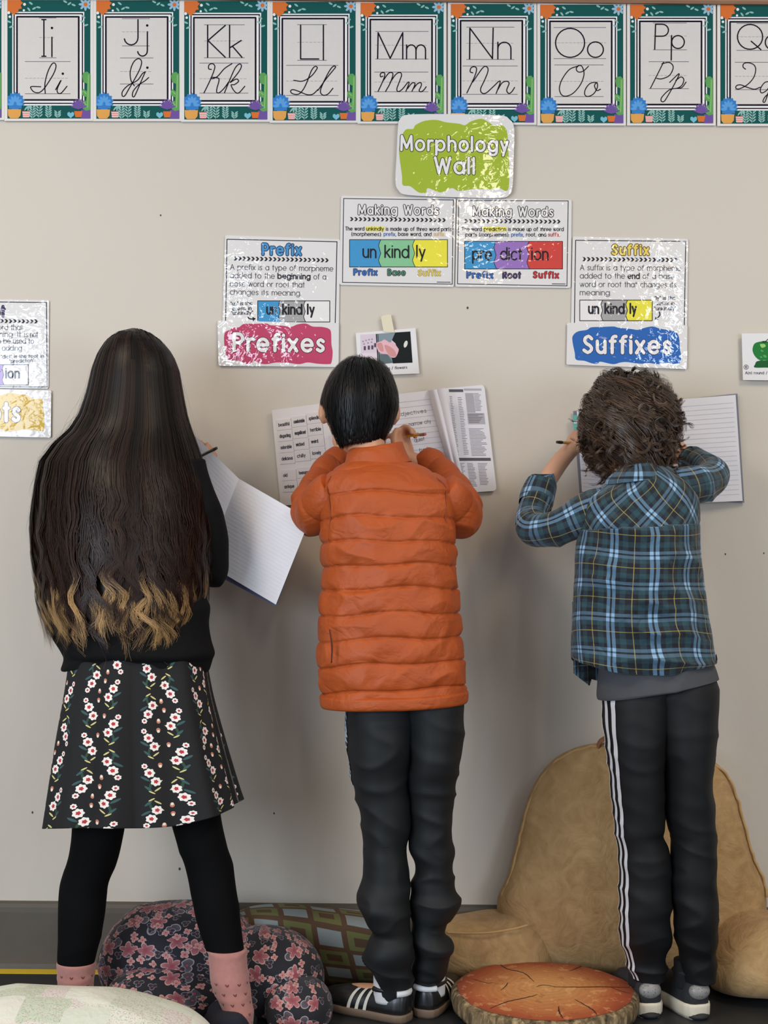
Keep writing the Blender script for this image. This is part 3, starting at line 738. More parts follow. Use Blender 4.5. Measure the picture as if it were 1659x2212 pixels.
B = Board('picture_card', 'white card with a green apple picture at the right edge of the photo', 'card', *M9, 0.016, (300, 668), lam=False)
B.slab('card', [(68, 112), (740, 108), (745, 676), (82, 668)], PAPER)
apl = dry('apple', 42, 122, 58)
B.poly('apple', smoothblob([(300, 208), (340, 216), (400, 205), (455, 225), (490, 290), (480, 370), (440, 420), (400, 436), (340, 430), (290, 434), (240, 400), (205, 345), (198, 290), (225, 230)]), apl, 1)
B.poly('apple_reflection', smoothblob([(250, 445), (330, 434), (430, 440), (465, 480), (470, 518), (340, 520), (220, 518), (228, 480)]), dry('apple_dim', 36, 92, 52), 1)
B.poly('apple_hollow', ell(338, 212, 34, 10), dry('apple_dark', 24, 66, 36), 2)
B.poly('apple_shine', smoothblob([(288, 240), (340, 240), (352, 268), (310, 284), (292, 262)]), dry('apple_light', 160, 200, 112), 2)
for x, y, r in ((310, 320, 20), (345, 385, 26), (300, 395, 16), (400, 330, 18)): B.poly('apple_shine#%d' % x, ell(x, y, r, r * .6, 9, .5), dry('apple_mid', 88, 160, 92), 2)
B.rib('apple_stem', [(356, 205), (385, 178), (420, 160)], 9, dry('stem', 84, 52, 34), 3)
B.rib('number_ring', circ(120, 514, 27, 27), 5, blk, 1, True)
B.text('number', '12', 106, 526, 134, 526, 26, 5, blk)
B.text('caption', 'A(n) round / green', 108, 597, 520, 597, 30, 5, dry('caption_grey', 96, 90, 96))
B.build()
# ------------------------------------------------------------------ people: shared builders
def nrm(v): v = np.asarray(v, float); return v / (np.linalg.norm(v) + 1e-12)
def closed_tube(pts, rad, nv=24, nu=14):
    G = tube(pts, rad, nv, nu); V, F, _ = grid_geo(G); return V, F
def ellipsoid(c, ax, nv=16, nu=20, fn=None):
    """ax: 3x3 rows = half axes (side, fwd, up)"""
    ph = np.linspace(0.02, np.pi - 0.02, nv); th = np.linspace(0, 2 * np.pi, nu, endpoint=False)
    n = np.stack([np.sin(ph)[:, None] * np.cos(th)[None], np.sin(ph)[:, None] * np.sin(th)[None], np.cos(ph)[:, None] * np.ones(nu)[None]], -1)
    q = n if fn is None else fn(n)
    G = np.asarray(c) + q @ np.asarray(ax)
    V, F, _ = grid_geo(G); return V, F
def headfn(n):
    q = n.copy(); x, y, z = n[..., 0], n[..., 1], n[..., 2]
    low = np.clip(-z, 0, 1)
    q[..., 0] *= 1 - .28 * low ** 1.5
    q[..., 1] = np.where(y > 0, y * (1 - .05 * low), y * (1 - .22 * low))
    g = lambda a, b, s_: np.exp(-((x - a) ** 2 + (z - b) ** 2) / s_) * (y > 0)
    q[..., 1] += .24 * g(0, -.18, .012) + .10 * g(0, -.02, .01) - .10 * g(.36, .06, .02) - .10 * g(-.36, .06, .02) + .07 * g(0, -.55, .015) + .08 * g(0, -.82, .03) + .04 * g(0, .25, .1)
    return q
def head_shapes(c, side, fwd, up, sx, sy, sz):
    side, fwd, up = nrm(side), nrm(fwd), nrm(up)
    sh = [ellipsoid(c, np.array([side * sx, fwd * sy, up * sz]), 40, 56, headfn)]
    for sg in (-1, 1):
        e = c + sg * side * (sx * 1.05) - up * sz * .12 - fwd * sy * .05
        sh.append(ellipsoid(e, np.array([side * .010, fwd * .017 - sg * side * 0, up * .028]), 10, 12))
        sh.append(ellipsoid(e + sg * side * .006 - fwd * .008, np.array([side * .008, fwd * .010, up * .024]), 10, 12))
    return sh
def hand_shapes(wrist, knuckle, back, thumb, curl=1.0, r=.0072, spread=.0155, L=.062):
    """palm from wrist to knuckles; back = direction of the back of the hand; thumb = side the thumb is on"""
    wrist, knuckle = np.asarray(wrist), np.asarray(knuckle)
    d = nrm(knuckle - wrist); back = nrm(back - d * (np.dot(back, d))); side = nrm(np.cross(d, back))
    if np.dot(side, thumb) < 0: side = -side
    pl = np.linalg.norm(knuckle - wrist)
    sh = []
    for k in range(-2, 3):           # palm as a fan of overlapping rays
        sh.append(closed_tube([wrist + side * k * .005, wrist + d * pl * .55 + side * k * .010, knuckle + side * k * .0125], [.014, .0125, .0105], 10, 10))
    for i, (off, ln) in enumerate(((1.5, .92), (.5, 1.04), (-.5, .98), (-1.5, .78))):
        p = knuckle + side * off * spread; dirn = d.copy(); pts = [p - d * .012, p]
        for j, seg in enumerate((.44, .32, .26)):
            a = curl * (.75, .95, .6)[j] + .05 * i
            dirn = nrm(dirn * math.cos(a) - back * math.sin(a))
            # keep bending in the same plane
            bp = nrm(back * math.cos(a) + (dirn if False else d) * 0)
            p = p + dirn * L * ln * seg; pts.append(p)
            back_i = nrm(np.cross(np.cross(dirn, back), dirn))
            back = back_i
        back = nrm(np.cross(side, d)); back = back if np.dot(back, np.cross(side, d)) > 0 else -back
        if i == 0: back0 = back
        sh.append(closed_tube(pts, [r * 1.1, r * 1.1, r, r * .93, r * .8], 18, 10))
    tb = wrist + d * pl * .25 + side * .018
    sh.append(closed_tube([tb, tb + d * .022 + side * .014, tb + d * .042 + side * .010 - back * .008, tb + d * .058 - back * .014], [.011, .0095, .0085, .007], 14, 10))
    return sh

def remesh_body(name, shapes, material, parent, voxel=.0045, smooth=5):
    V, F, n = [], [], 0
    for v, f in shapes:
        V.append(v)
        for a in f: F.append(np.asarray(a) + n)
        n += len(v)
    V = np.vstack(V) - origin(parent)
    me = fastmesh(name + '_source', V, F)
    o = bpy.data.objects.new(name + '_source', me); COL.objects.link(o)
    md = o.modifiers.new('r', 'REMESH'); md.mode = 'VOXEL'; md.voxel_size = voxel; md.use_smooth_shade = True
    ms = o.modifiers.new('s', 'SMOOTH'); ms.factor = .5; ms.iterations = smooth
    dg = bpy.context.evaluated_depsgraph_get(); dg.update()
    nm = bpy.data.meshes.new_from_object(o.evaluated_get(dg)); nm.name = name
    bpy.data.objects.remove(o); bpy.data.meshes.remove(me)
    nm.materials.clear(); nm.materials.append(material)
    b = bpy.data.objects.new(name, nm); COL.objects.link(b); b.parent = parent
    return b

def eyes(parent, c, side, fwd, up, sx, sy, sz, iris):
    side, fwd, up = nrm(side), nrm(fwd), nrm(up)
    for sg in (-1, 1):
        e = c + sg * side * sx * .36 + fwd * sy * .80 + up * sz * .06
        V, F = ellipsoid(e, np.eye(3) * .011, 10, 12)
        eo = obj('eye', V, F, mat('eye_white', rgb(232, 228, 222), .2), parent)
        V, F = ellipsoid(e + fwd * .0085, np.array([side * .0055, fwd * .0035, up * .0055]), 8, 10)
        obj('iris', V, F, iris, eo)
        V, F = closed_tube([e + up * .019 - sg * side * .012 + fwd * .006, e + up * .023 + fwd * .008, e + up * .018 + sg * side * .014 + fwd * .002], [.0018, .0028, .0014], 8, 6)
        obj('eyebrow', V, F, mat('eyebrow', rgb(34, 26, 24), .7), parent)

def strand_geo(paths, width, out, taper=None, vv=None, uu=None, flat=False):
    """paths (n,m,3), out (n,m,3) outward directions -> V-section ribbons"""
    n, m_ = paths.shape[:2]
    T = np.gradient(paths, axis=1); T /= np.linalg.norm(T, axis=2)[..., None] + 1e-9
    sd = np.cross(T, out); sd /= np.linalg.norm(sd, axis=2)[..., None] + 1e-9
    up_ = np.cross(sd, T)
    if taper is None: taper = np.minimum(1, np.minimum(np.linspace(0, 1, m_) * 8 + .4, (1 - np.linspace(0, 1, m_)) * 3.0 + .12))
    wv = (width[:, None] * taper[None])[..., None]
    if flat:
        G = np.stack([paths - sd * wv, paths + sd * wv], 2)
    else:
        G = np.stack([paths - sd * wv, paths + up_ * wv * .55, paths + sd * wv], 2)     # n,m,3,3
    kk = G.shape[2]
    idx = np.arange(n * m_ * kk).reshape(n, m_, kk)
    q = [np.stack([idx[:, :-1, k], idx[:, 1:, k], idx[:, 1:, k + 1], idx[:, :-1, k + 1]], -1).reshape(-1, 4) for k in range(kk - 1)]
    uu = RNG.uniform(0, 1, n) if uu is None else uu
    vv = np.broadcast_to(np.linspace(0, 1, m_)[None], (n, m_)) if vv is None else vv
    U = np.stack(np.broadcast_arrays(uu[:, None, None], vv[:, :, None]), -1)
    U = np.broadcast_to(U, (n, m_, kk, 2)).reshape(-1, 2)
    return G.reshape(-1, 3), q, U

def m_hair(name, root, tip, t0, t1, var, rough=.38, streak=None, spec=.45, mid=None):
    mt, nt, b = newmat(name)
    u, v, _ = sep(nt, coords(nt, 'UV'))
    n1 = noise(nt, coords(nt), 60, 2)
    ramp = nt.nodes.new('ShaderNodeMapRange'); ramp.interpolation_type = 'SMOOTHSTEP'
    nt.links.new((v + (u - .5) * var).k, ramp.inputs[0])
    ramp.inputs[1].default_value = t0; ramp.inputs[2].default_value = t1
    base = root
    if mid:
        r2 = nt.nodes.new('ShaderNodeMapRange'); nt.links.new(v.k, r2.inputs[0]); r2.inputs[1].default_value = .35; r2.inputs[2].default_value = .85
        base = mixc(nt, X(nt, r2.outputs[0]), root, mid)
    c = mixc(nt, X(nt, ramp.outputs[0]), base, tip)
    br = tuple(min(1, k * 2.0) for k in root[:3]) + (1,)
    c2 = mixc(nt, (u.gt(.72)) * .55, c, mixc(nt, X(nt, ramp.outputs[0]), streak or br, tip))
    nt.links.new(c2, b.inputs['Base Color'])
    b.inputs['Roughness'].default_value = rough
    b.inputs['Specular IOR Level'].default_value = spec
    return mt

SKIN_A = mat('skin_tan', rgb(196, 142, 112), .5, .06, 30, bmp=.05, bscale=500)
SKIN_B = mat('skin_light', rgb(200, 146, 112), .5, .06, 30, bmp=.05, bscale=500)
SKIN_C = mat('skin_fair', rgb(206, 154, 122), .5, .06, 30, bmp=.05, bscale=500)
BLACKKNIT = mat('black_sweat_fabric', rgb(17, 17, 18), .92, .15, 60, bmp=.3, bscale=900, bdist=.0008, spec=.15)
LEGGING = mat('black_legging', rgb(8, 8, 9), .85, .1, 80, bmp=.15, bscale=1200, spec=.12)

def wrinkle(G, amp, seed, aniso, lo=1, hi=3, ridged=True, mask=None, warp=0.0):
    n = grid_normals(G)
    f = SN(seed, 12, lo, hi, aniso)(G)
    if ridged: f = 1 - 2 * np.abs(np.tanh(f * 1.2))
    a = amp if mask is None else amp * mask
    return G + n * (a * f)[..., None]

# shoe in local axes: s along the foot (0 heel .. 1 toe), across, up
def shoe_frame(x, d, yaw):
    f = np.array((math.cos(yaw), math.sin(yaw), 0)); r = np.array((math.sin(yaw), -math.cos(yaw), 0))
    o = np.array((x, -d, 0))
    return lambda s, a, z: o + np.multiply.outer(s, f) + np.multiply.outer(a, r) + np.multiply.outer(z, np.array((0, 0, 1.0)))
def prof(xs, ys, s): return np.interp(s, xs, ys)
def foot_w(s): return prof([0, .02, .08, .2, .4, .62, .8, .92, .98, 1], [.012, .021, .028, .0315, .033, .041, .039, .029, .016, .004], s)
def make_shoe(parent, x, d, yaw, L, upper, sole, sole_h, hh, label=None, wk=1.0, topz=.03, toe_up=0.0):
    fr = shoe_frame(x, d, yaw)
    ns, na = 44, 30
    s = 0.5 - 0.5 * np.cos(np.linspace(0, np.pi, ns))
    w_ = foot_w(s) * wk
    h_ = prof([0, .03, .15, .3, .45, .7, .9, .97, 1], [hh * .75, hh * .98, hh, hh * .95, hh * .82, topz + .012, topz, topz * .75, topz * .3], s)
    a = np.linspace(0, 2 * np.pi, na, endpoint=False)
    c, sn = np.cos(a), np.sin(a)
    A = w_[:, None] * np.sign(c) * np.abs(c) ** .8; Z = sole_h * .8 + h_[:, None] * np.where(sn > 0, np.abs(sn) ** .75, 0)
    Sx = np.repeat((s * L)[:, None], na, 1)
    G = fr(Sx, A, Z).reshape(ns, na, 3)
    sh = grid_obj('shoe', G, upper, parent, label=label)
    # sole slab with rolled edge
    ss = np.concatenate([s, s[::-1]]); sd_ = np.concatenate([np.ones(ns), -np.ones(ns)])
    rings = []
    for z, k in ((0.0, .93), (sole_h * .3, 1.08), (sole_h * .8, 1.10), (sole_h, 1.05), (sole_h, .6)):
        Lx = (ss - .5) * L * (1 + .03 * (k > .95)) + .5 * L
        rings.append(fr(Lx, sd_ * foot_w(ss) * wk * k, np.full(len(ss), z)))
    grid_obj('sole', np.array(rings), sole, sh)
    return sh, fr, (s, w_, h_)
def shoe_strip(parent, name, fr, L, wk, sole_h, hh, s0, s1, wid, sgn, material, a0=.12, a1=.95, topz=.03, off=.0016):
    t = np.linspace(0, 1, 8); ang = (a0 + (a1 - a0) * t) * np.pi / 2
    rows = []
    for e in (-.5, .5):
        s = s0 + (s1 - s0) * t + e * wid
        w_ = foot_w(s) * wk + off
        h_ = prof([0, .03, .15, .3, .45, .7, .9, .97, 1], [hh * .75, hh * .98, hh, hh * .95, hh * .82, topz + .012, topz, topz * .75, topz * .3], s) + off
        rows.append(fr(s * L, sgn * w_ * np.cos(ang) ** .8, sole_h * .8 + h_ * np.sin(ang) ** .75))
    grid_obj(name, np.array(rows), material, parent, closed=False)

def make_pencil(label, tip, end, r, body, wood, ferr, eras, lead):
    tip, end = np.asarray(tip), np.asarray(end)
    root = empty('pencil', tip, label, 'pencil', 'pencils in the children\'s hands')
    d = nrm(end - tip); L = np.linalg.norm(end - tip)
    def seg(name, a, b, ra, rb, m_, nu=6):
        G = tube([tip + d * a, tip + d * (a + b) / 2, tip + d * b], [ra, (ra + rb) / 2, rb], 3, nu)
        obj_ = grid_obj(name, G, m_, root); 
        for p in obj_.data.polygons: p.use_smooth = False
    seg('lead', 0, .005, .0003, .001, lead); seg('sharpened_wood', .005, .022, .001, r, wood)
    seg('barrel', .022, L - .02, r, r, body); seg('ferrule', L - .02, L - .008, r * 1.06, r * 1.06, ferr, 12); seg('eraser', L - .008, L, r * .98, r * .9, eras, 12)
    return root
# ================================================================== child A: long hair, sweatshirt, floral skirt
A = empty('person', (P(290, 1450, .40)[0], -.43, 0), 'child with very long dark wavy hair, black sweatshirt and black flowered skirt', 'person')
# --- leggings (table of leg outline rows)
legL = [(1640, 165, 285, .41, .06), (1760, 159, 273, .41, .058), (1827, 152, 262, .41, .056), (1870, 143, 250, .41, .052), (1914, 129, 232, .415, .050), (1980, 125, 226, .42, .050), (2044, 125, 213, .42, .043), (2088, 126, 203, .42, .036)]
legR = [(1640, 345, 470, .43, .06), (1753, 364, 475, .43, .058), (1827, 384, 490, .44, .055), (1870, 399, 503, .445, .052), (1957, 419, 516, .46, .048), (2000, 427, 522, .465, .045), (2066, 448, 530, .475, .038)]
lg = None
for rows in (legL, legR):
    G, th, r = pxloft(rows, 60, 40)
    G = wrinkle(G, .0016, 5, (9, 9, 22), mask=np.linspace(.4, 1, 60)[:, None])
    o = grid_obj('leggings_leg', G, LEGGING, A)
# --- pink socks with little brown hearts
def m_sock():
    mt, nt, b = newmat('pink_sock')
    u, v, _ = sep(nt, coords(nt, 'UV'))
    row = (v / .020).floor(); uu = u + row * .0115
    fx = uu.mod(.024) - .012; fy = v.mod(.020) - .010
    hx = fx.abs() - .0016; hy = fy - fx.abs() * .8
    heart = ((hx * hx) + (hy * hy)).sqrt().lt(.0024)
    rib = v.gt(.108)
    c = mixc(nt, heart * (1 - rib), mixc(nt, noise(nt, coords(nt), 90, 3), rgb(166, 110, 102), rgb(184, 128, 118)), rgb(112, 58, 50))
    nt.links.new(c, b.inputs['Base Color']); b.inputs['Roughness'].default_value = .9
    nt.links.new(bump(nt, (u * 2600).sin(), .25, .0004), b.inputs['Normal'])
    b.inputs['Sheen Weight'].default_value = .3
    return mt
SOCK = m_sock()
def sock(rows):
    G, th, r = pxloft(rows, 40, 40)
    G = wrinkle(G, .0012, 9, (12, 12, 60))
    per = 2 * np.pi * .038
    z = G[..., 2]; uv = np.stack([np.broadcast_to((th / (2 * np.pi))[None] * per, z.shape), z - z.min()], -1)
    return grid_obj('sock', G, SOCK, A, uv=uv)
sock([(2078, 124, 205, .42, .040), (2084, 123, 206, .42, .041), (2110, 124, 204, .42, .039), (2145, 124, 203, .425, .039), (2180, 126, 204, .43, .044), (2196, 128, 202, .43, .044)])
sock([(2050, 446, 533, .475, .040), (2056, 447, 534, .475, .041), (2090, 452, 536, .48, .040), (2130, 458, 540, .485, .040), (2160, 470, 545, .49, .042), (2190, 485, 548, .50, .045), (2215, 490, 545, .50, .045)])
NAVY = mat('navy_canvas', rgb(30, 34, 48), .85, .2, 40, bmp=.3, bscale=700)
NSOLE = mat('navy_sole', rgb(20, 21, 26), .7)
for x, d, yaw in ((-.690, .485, math.radians(98)), (-.312, .572, math.radians(96))):
    sh, fr, _ = make_shoe(A, x, d, yaw, .225, NAVY, NSOLE, .014, .052, label='navy slip-on shoe', wk=1.32, topz=.03)
# --- skirt
def m_skirt():
    mt, nt, b = newmat('floral_skirt')
    u, v, _ = sep(nt, coords(nt, 'UV'))
    W_, H_ = .058, .072
    col = (u / W_).floor(); vv = v + col * .041
    row = (vv / H_).floor()
    x = u.mod(W_); y = vv.mod(H_)
    odd = col.mod(2.0); x = x + odd * (W_ - x * 2.0)
    od2 = (row + col * .5).floor().mod(3.0).lt(.5); y = y + od2 * (H_ * .96 - y * 2.0)
    jit = ((col * 12.9 + row * 78.2).sin() * 43.7).mod(1.0)
    x = x + (jit - .5) * .010; 
    cur = mixc(nt, noise(nt, coords(nt), 120, 3), rgb(13, 13, 15), rgb(18, 18, 19))
    def disc(cx, cy, r, n=0, k=.0):
        dx, dy = x - cx, y - cy
        rr = (dx * dx + dy * dy).sqrt()
        if n: rr = rr - (dy.atan2(dx) * n).cos() * (r * k)
        return rr.lt(r)
    def leaf(cx, cy, l, wd, a):
        dx, dy = x - cx, y - cy; c_, s_ = math.cos(a), math.sin(a)
        p = (dx * c_ + dy * s_) / l; q = (dy * c_ - dx * s_) / wd
        return (p * p + q * q).lt(1)
    grn, gold, teal = rgb(38, 70, 52), rgb(206, 196, 128), rgb(52, 84, 84)
    for cx, cy, l, wd, a, c in ((.030, .020, .012, .0022, 1.3, grn), (.026, .014, .008, .0022, 2.4, teal), (.042, .012, .007, .0016, .6, gold), (.036, .030, .010, .0022, .8, grn), (.022, .034, .009, .0024, 2.6, teal), (.046, .028, .006, .0014, .3, gold), (.032, .006, .006, .0014, -.5, gold)):
        cur = mixc(nt, leaf(cx, cy, l, wd, a), cur, c)
    for cx, cy, r in ((.030, .046, .0088), (.040, .028, .0088), (.022, .060, .0052)):
        cur = mixc(nt, disc(cx, cy, r, 7, .10), cur, rgb(236, 226, 218))
        cur = mixc(nt, disc(cx, cy, r * .42, 5, .15), cur, rgb(178, 50, 52))
    cur = mixc(nt, disc(.050, .062, .0042), cur, rgb(196, 122, 100)); cur = mixc(nt, disc(.050, .059, .0030), cur, rgb(236, 220, 200))
    nt.links.new(cur, b.inputs['Base Color']); b.inputs['Roughness'].default_value = .85
    nt.links.new(bump(nt, noise(nt, coords(nt), 900, 2), .2, .0006), b.inputs['Normal'])
    return mt
rows = [(1385, 160, 432, .40, .105), (1415, 150, 442, .40, .112), (1500, 137, 456, .41, .125), (1600, 119, 480, .42, .140), (1700, 103, 505, .43, .155), (1760, 93, 518, .435, .162)]
G, th, r = pxloft(rows, 110, 320)
tv = np.linspace(0, 1, 110)[:, None]
ple = np.cos(7 * th + .9)[None] * .6 + np.cos(13 * th + 2.2)[None] * .45 + np.cos(4 * th + 4.0)[None] * .5
ple = np.where(ple < -.35, -.35 - (np.abs(ple + .35)) ** .6 * .9, ple)
n = grid_normals(G); G = G + n * (ple * tv ** .9 * .0185)[..., None]
per = .95
uv = np.stack([np.broadcast_to(th[None] / (2 * np.pi) * per, G.shape[:2]), G[..., 2].copy()], -1)
G[..., 2] += ((G[..., 0] - A.location[0]) * .10 + .006 * np.cos(3 * th)[None]) * tv ** 3
grid_obj('skirt', G, m_skirt(), A, uv=uv, label='black pleated skirt printed with white and red flowers')
# --- sweatshirt
rows = [(972, 245, 335, .33, .05), (985, 200, 372, .33, .075), (1000, 150, 412, .335, .09), (1030, 112, 440, .34, .10), (1080, 98, 450, .345, .112), (1200, 94, 448, .36, .118), (1280, 94, 446, .37, .122), (1310, 94, 456, .375, .125), (1345, 98, 454, .38, .128), (1380, 112, 458, .385, .130), (1408, 130, 462, .39, .130), (1424, 137, 455, .39, .120), (1446, 134, 450, .39, .122), (1450, 140, 444, .39, .115)]
G, th, r = pxloft(rows, 150, 140)
tv = np.linspace(0, 1, 150)[:, None]
G = wrinkle(G, .004, 21, (7, 7, 16), mask=np.clip(tv * 1.5, 0, 1) * (1 - .6 * np.clip((tv - .9) * 10, 0, 1)))
xn = np.cos(th)[None]
G[..., 2] += np.clip((tv - .75) * 4, 0, 1) ** 2 * (1 - xn ** 2) * .030
swt = grid_obj('sweatshirt', G, BLACKKNIT, A, label='loose black sweatshirt with gathered hem')
def sleeve(parent, pts, rad, material, seed, amp=.004, nv=80, nu=44, name='sleeve', an=(14, 14, 22), uvper=None, uvoff=(0, 0)):
    G = tube(pts, rad, nv, nu)
    G = wrinkle(G, amp, seed, an)
    uv = None
    if uvper:
        L = np.concatenate([[0], np.cumsum(np.linalg.norm(np.diff(G.mean(1), axis=0), axis=1))])
        uv = np.stack(np.broadcast_arrays(np.linspace(0, uvper, nu)[None] + uvoff[0], L[:, None] + uvoff[1]), -1)
    return grid_obj(name, G, material, parent, uv=uv)
sleeve(swt, [P(398, 1010, .33), P(428, 1090, .345), P(452, 1180, .33), P(455, 1228, .29), P(430, 1150, .20), P(418, 1060, .13), P(420, 1020, .10)], [.050, .046, .042, .042, .038, .030, .026], BLACKKNIT, 31, .0045)
sleeve(swt, [P(140, 1012, .33), P(124, 1100, .34), P(130, 1190, .33), P(140, 1225, .29), P(185, 1160, .20), P(235, 1090, .13), P(255, 1060, .10)], [.052, .050, .046, .043, .040, .033, .028], BLACKKNIT, 32, .0045)
# --- body
hc = P(288, 828, .27); hs = (.070, .086, .106)
fwd, up_ = (0.06, .96, -.28), (0, .28, .96); side = (1, 0, 0)
sh = head_shapes(hc, side, fwd, up_, *hs)
sh.append(closed_tube([hc + np.array((0, -.03, -.05)), P(288, 935, .31), P(288, 985, .335)], [.050, .047, .056]))
sh.append(closed_tube([P(288, 978, .335), P(285, 1060, .34), P(282, 1200, .36), P(285, 1350, .385), P(290, 1470, .40), P(292, 1540, .41)], [(.045, .06), (.06, .10), (.06, .095), (.06, .09), (.065, .10), (.05, .08)]))
for pts in ([P(405, 1015, .33), P(440, 1110, .34), P(454, 1222, .295), P(418, 1060, .14), P(422, 1010, .098)], [P(150, 1015, .33), P(128, 1110, .34), P(140, 1220, .295), P(230, 1095, .14), P(262, 1050, .09)]):
    sh.append(closed_tube(pts, [.036, .033, .029, .024, .019], 40))
sh += hand_shapes(P(422, 1010, .098), P(436, 984, .070), np.array((.5, -.8, .3)), np.array((-1, 0, .3)), 1.35)
sh += hand_shapes(P(262, 1050, .09), P(300, 1010, .06), np.array((-.3, -.9, .3)), np.array((0, 0, 1)), .8)
for rows, ft in ((legL, (P(165, 2180, .43), np.array((-.695, -.30, .03)))), (legR, (P(515, 2190, .50), np.array((-.33, -.37, .03))))):
    c = np.array([P((a + b) / 2, y, d) for y, a, b, d, h in rows]); rr = [min((b - a) / 2 * S(d), h) * .86 for y, a, b, d, h in rows]
    hip = np.array([c[0] * np.array((.8, 1, 1)) + A.location[0] * np.array((.2, 0, 0)) + np.array((0, 0, .14))])
    sh.append(closed_tube(np.vstack([hip, c, [ft[0]]]), [.055] + rr + [.028], 60, 16))
    sh.append(closed_tube([ft[0], (ft[0] + ft[1]) / 2 + np.array((0, 0, -.005)), ft[1]], [(.026, .026), (.028, .024), (.022, .014)], 14, 12))
remesh_body('body', sh, SKIN_A, A)
eyes(A, hc, side, fwd, up_, *hs, mat('iris_brown', rgb(60, 36, 24), .2))
# --- hair: shell and strands on it
hrows = np.array([(709, 289, 294, .255, .006), (713, 272, 312, .255, .040), (722, 248, 335, .260, .070), (738, 230, 352, .265, .090), (765, 212, 374, .268, .105), (800, 199, 388, .270, .115), (850, 188, 396, .272, .120), (900, 174, 403, .280, .120), (935, 152, 412, .292, .118), (960, 124, 420, .302, .122), (1000, 97, 432, .312, .135), (1050, 88, 444, .322, .145), (1100, 84, 451, .330, .150), (1150, 80, 452, .338, .153), (1200, 84, 448, .345, .156), (1250, 90, 443, .352, .158), (1300, 96, 436, .358, .160), (1340, 104, 428, .362, .162), (1400, 110, 422, .368, .164)])
def hair_row(py):
    return np.stack([np.interp(py, hrows[:, 0], hrows[:, k]) for k in range(1, 5)], -1)
def hair_pt(py, a, lift):
    r = hair_row(py); cx = (r[..., 0] + r[..., 1]) / 2; hw = (r[..., 1] - r[..., 0]) / 2
    ang = a * 1.62
    sc = (CAM_D - r[..., 2]) / FPX
    b_ = PP(cx, py, r[..., 2])
    b_[..., 0] += np.sin(ang) * (hw * sc + lift); b_[..., 1] -= np.cos(ang) * (r[..., 3] + lift)
    return b_
HAIR_A = m_hair('long_brown_hair', rgb(17, 11, 9), rgb(184, 146, 96), .90, 1.0, .30, .42, rgb(54, 36, 27), .24, rgb(46, 29, 22))
py = np.concatenate([np.linspace(709, 740, 14), np.linspace(745, 1290, 80)]); aa = np.linspace(-1, 1, 70)
PYg, Ag = np.meshgrid(py, aa, indexing='ij')
G = hair_pt(PYg, Ag, -.008)
G[..., 1] += 0.0
nz = SN(3, 14, 1, 3, (40, 20, 5))(G) * .004
G[..., 1] += nz
uvs = np.stack([np.full_like(PYg, .3), (PYg - 713) / 1400], -1)
hair = grid_obj('hair', G, HAIR_A, A, closed=False, uv=uvs, label='long dark brown wavy hair with blonde tips')
nl, ns_, m_ = 200, 38, 38
la = np.sort(RNG.uniform(-1, 1, nl)); la = np.sign(la) * np.abs(la) ** .85
t = np.linspace(0, 1, m_)
paths, outs, wid, vpy, ulk = [], [], [], [], []
for i in range(nl):
    a0 = la[i]; yend = RNG.uniform(1325, 1388) if RNG.random() < .6 else RNG.uniform(1120, 1330)
    ystart = RNG.uniform(710, 745) if RNG.random() < .6 else RNG.uniform(760, 1000)
    ph = RNG.uniform(0, 6.28); wl = RNG.uniform(85, 150); amp = RNG.uniform(.4, 1.0); lift0 = RNG.uniform(-.004, .011); ul = RNG.uniform(0, 1)
    curl = RNG.uniform(-1, 1)
    for j in range(ns_):
        da, dl = RNG.normal(0, .034), RNG.uniform(-.003, .005)
        ye = yend + RNG.normal(0, 12)
        p_y = ystart + (ye - ystart) * t
        grow = np.clip((p_y - 900) / 420, 0, 1) ** 1.6
        clump = 1 - .80 * np.clip((t - .35) / .65, 0, 1) + .25 * np.clip((t - .9) * 10, 0, 1)
        wave = amp * grow * (.060 * np.sin(p_y / wl * 6.28 + ph) + .03 * np.sin(p_y / wl * 11 + ph * 2 + j * .05))
        tipc = np.clip((t - .86) / .14, 0, 1) ** 1.5 * curl * .13
        a = np.clip(a0 + da * clump + wave + tipc, -1.06, 1.06)
        lift = lift0 + dl * clump + .006 * grow * np.cos(p_y / wl * 6.28 + ph) * amp + .002
        lift = lift * (.25 + .75 * np.clip((p_y - 860) / 260, 0, 1)) - .004 * np.clip((980 - p_y) / 150, 0, 1)
        paths.append(hair_pt(p_y, a, lift)); vpy.append((p_y - 713) / 672); ulk.append(np.clip(ul + RNG.normal(0, .1), 0, 1))
        outs.append(np.stack([np.sin(a * 1.62), -np.cos(a * 1.62), .0 * a], -1)); wid.append(RNG.uniform(.0004, .0010))
# loose flyaway wisps
for j in range(70):
    sg = -1 if j % 3 else 1
    p_y = np.linspace(RNG.uniform(760, 1040), RNG.uniform(1000, 1280), m_)
    ph = RNG.uniform(0, 6)
    a = np.full(m_, sg * RNG.uniform(.86, 1.0)); bow = RNG.uniform(.002, .022) * np.sin(t * 3.0) + .004 * np.sin(t * 16 + ph)
    paths.append(hair_pt(p_y, a, bow)); vpy.append((p_y - 713) / 1400); ulk.append(.4); outs.append(np.stack([np.sin(a * 1.62), -np.cos(a * 1.62), 0 * a], -1)); wid.append(.0005)
V, q, U = strand_geo(np.array(paths), np.array(wid), np.array(outs), None, np.array(vpy), np.array(ulk), True)
obj('hair_strands', V, q, HAIR_A, hair, uv=U, kind='stuff')

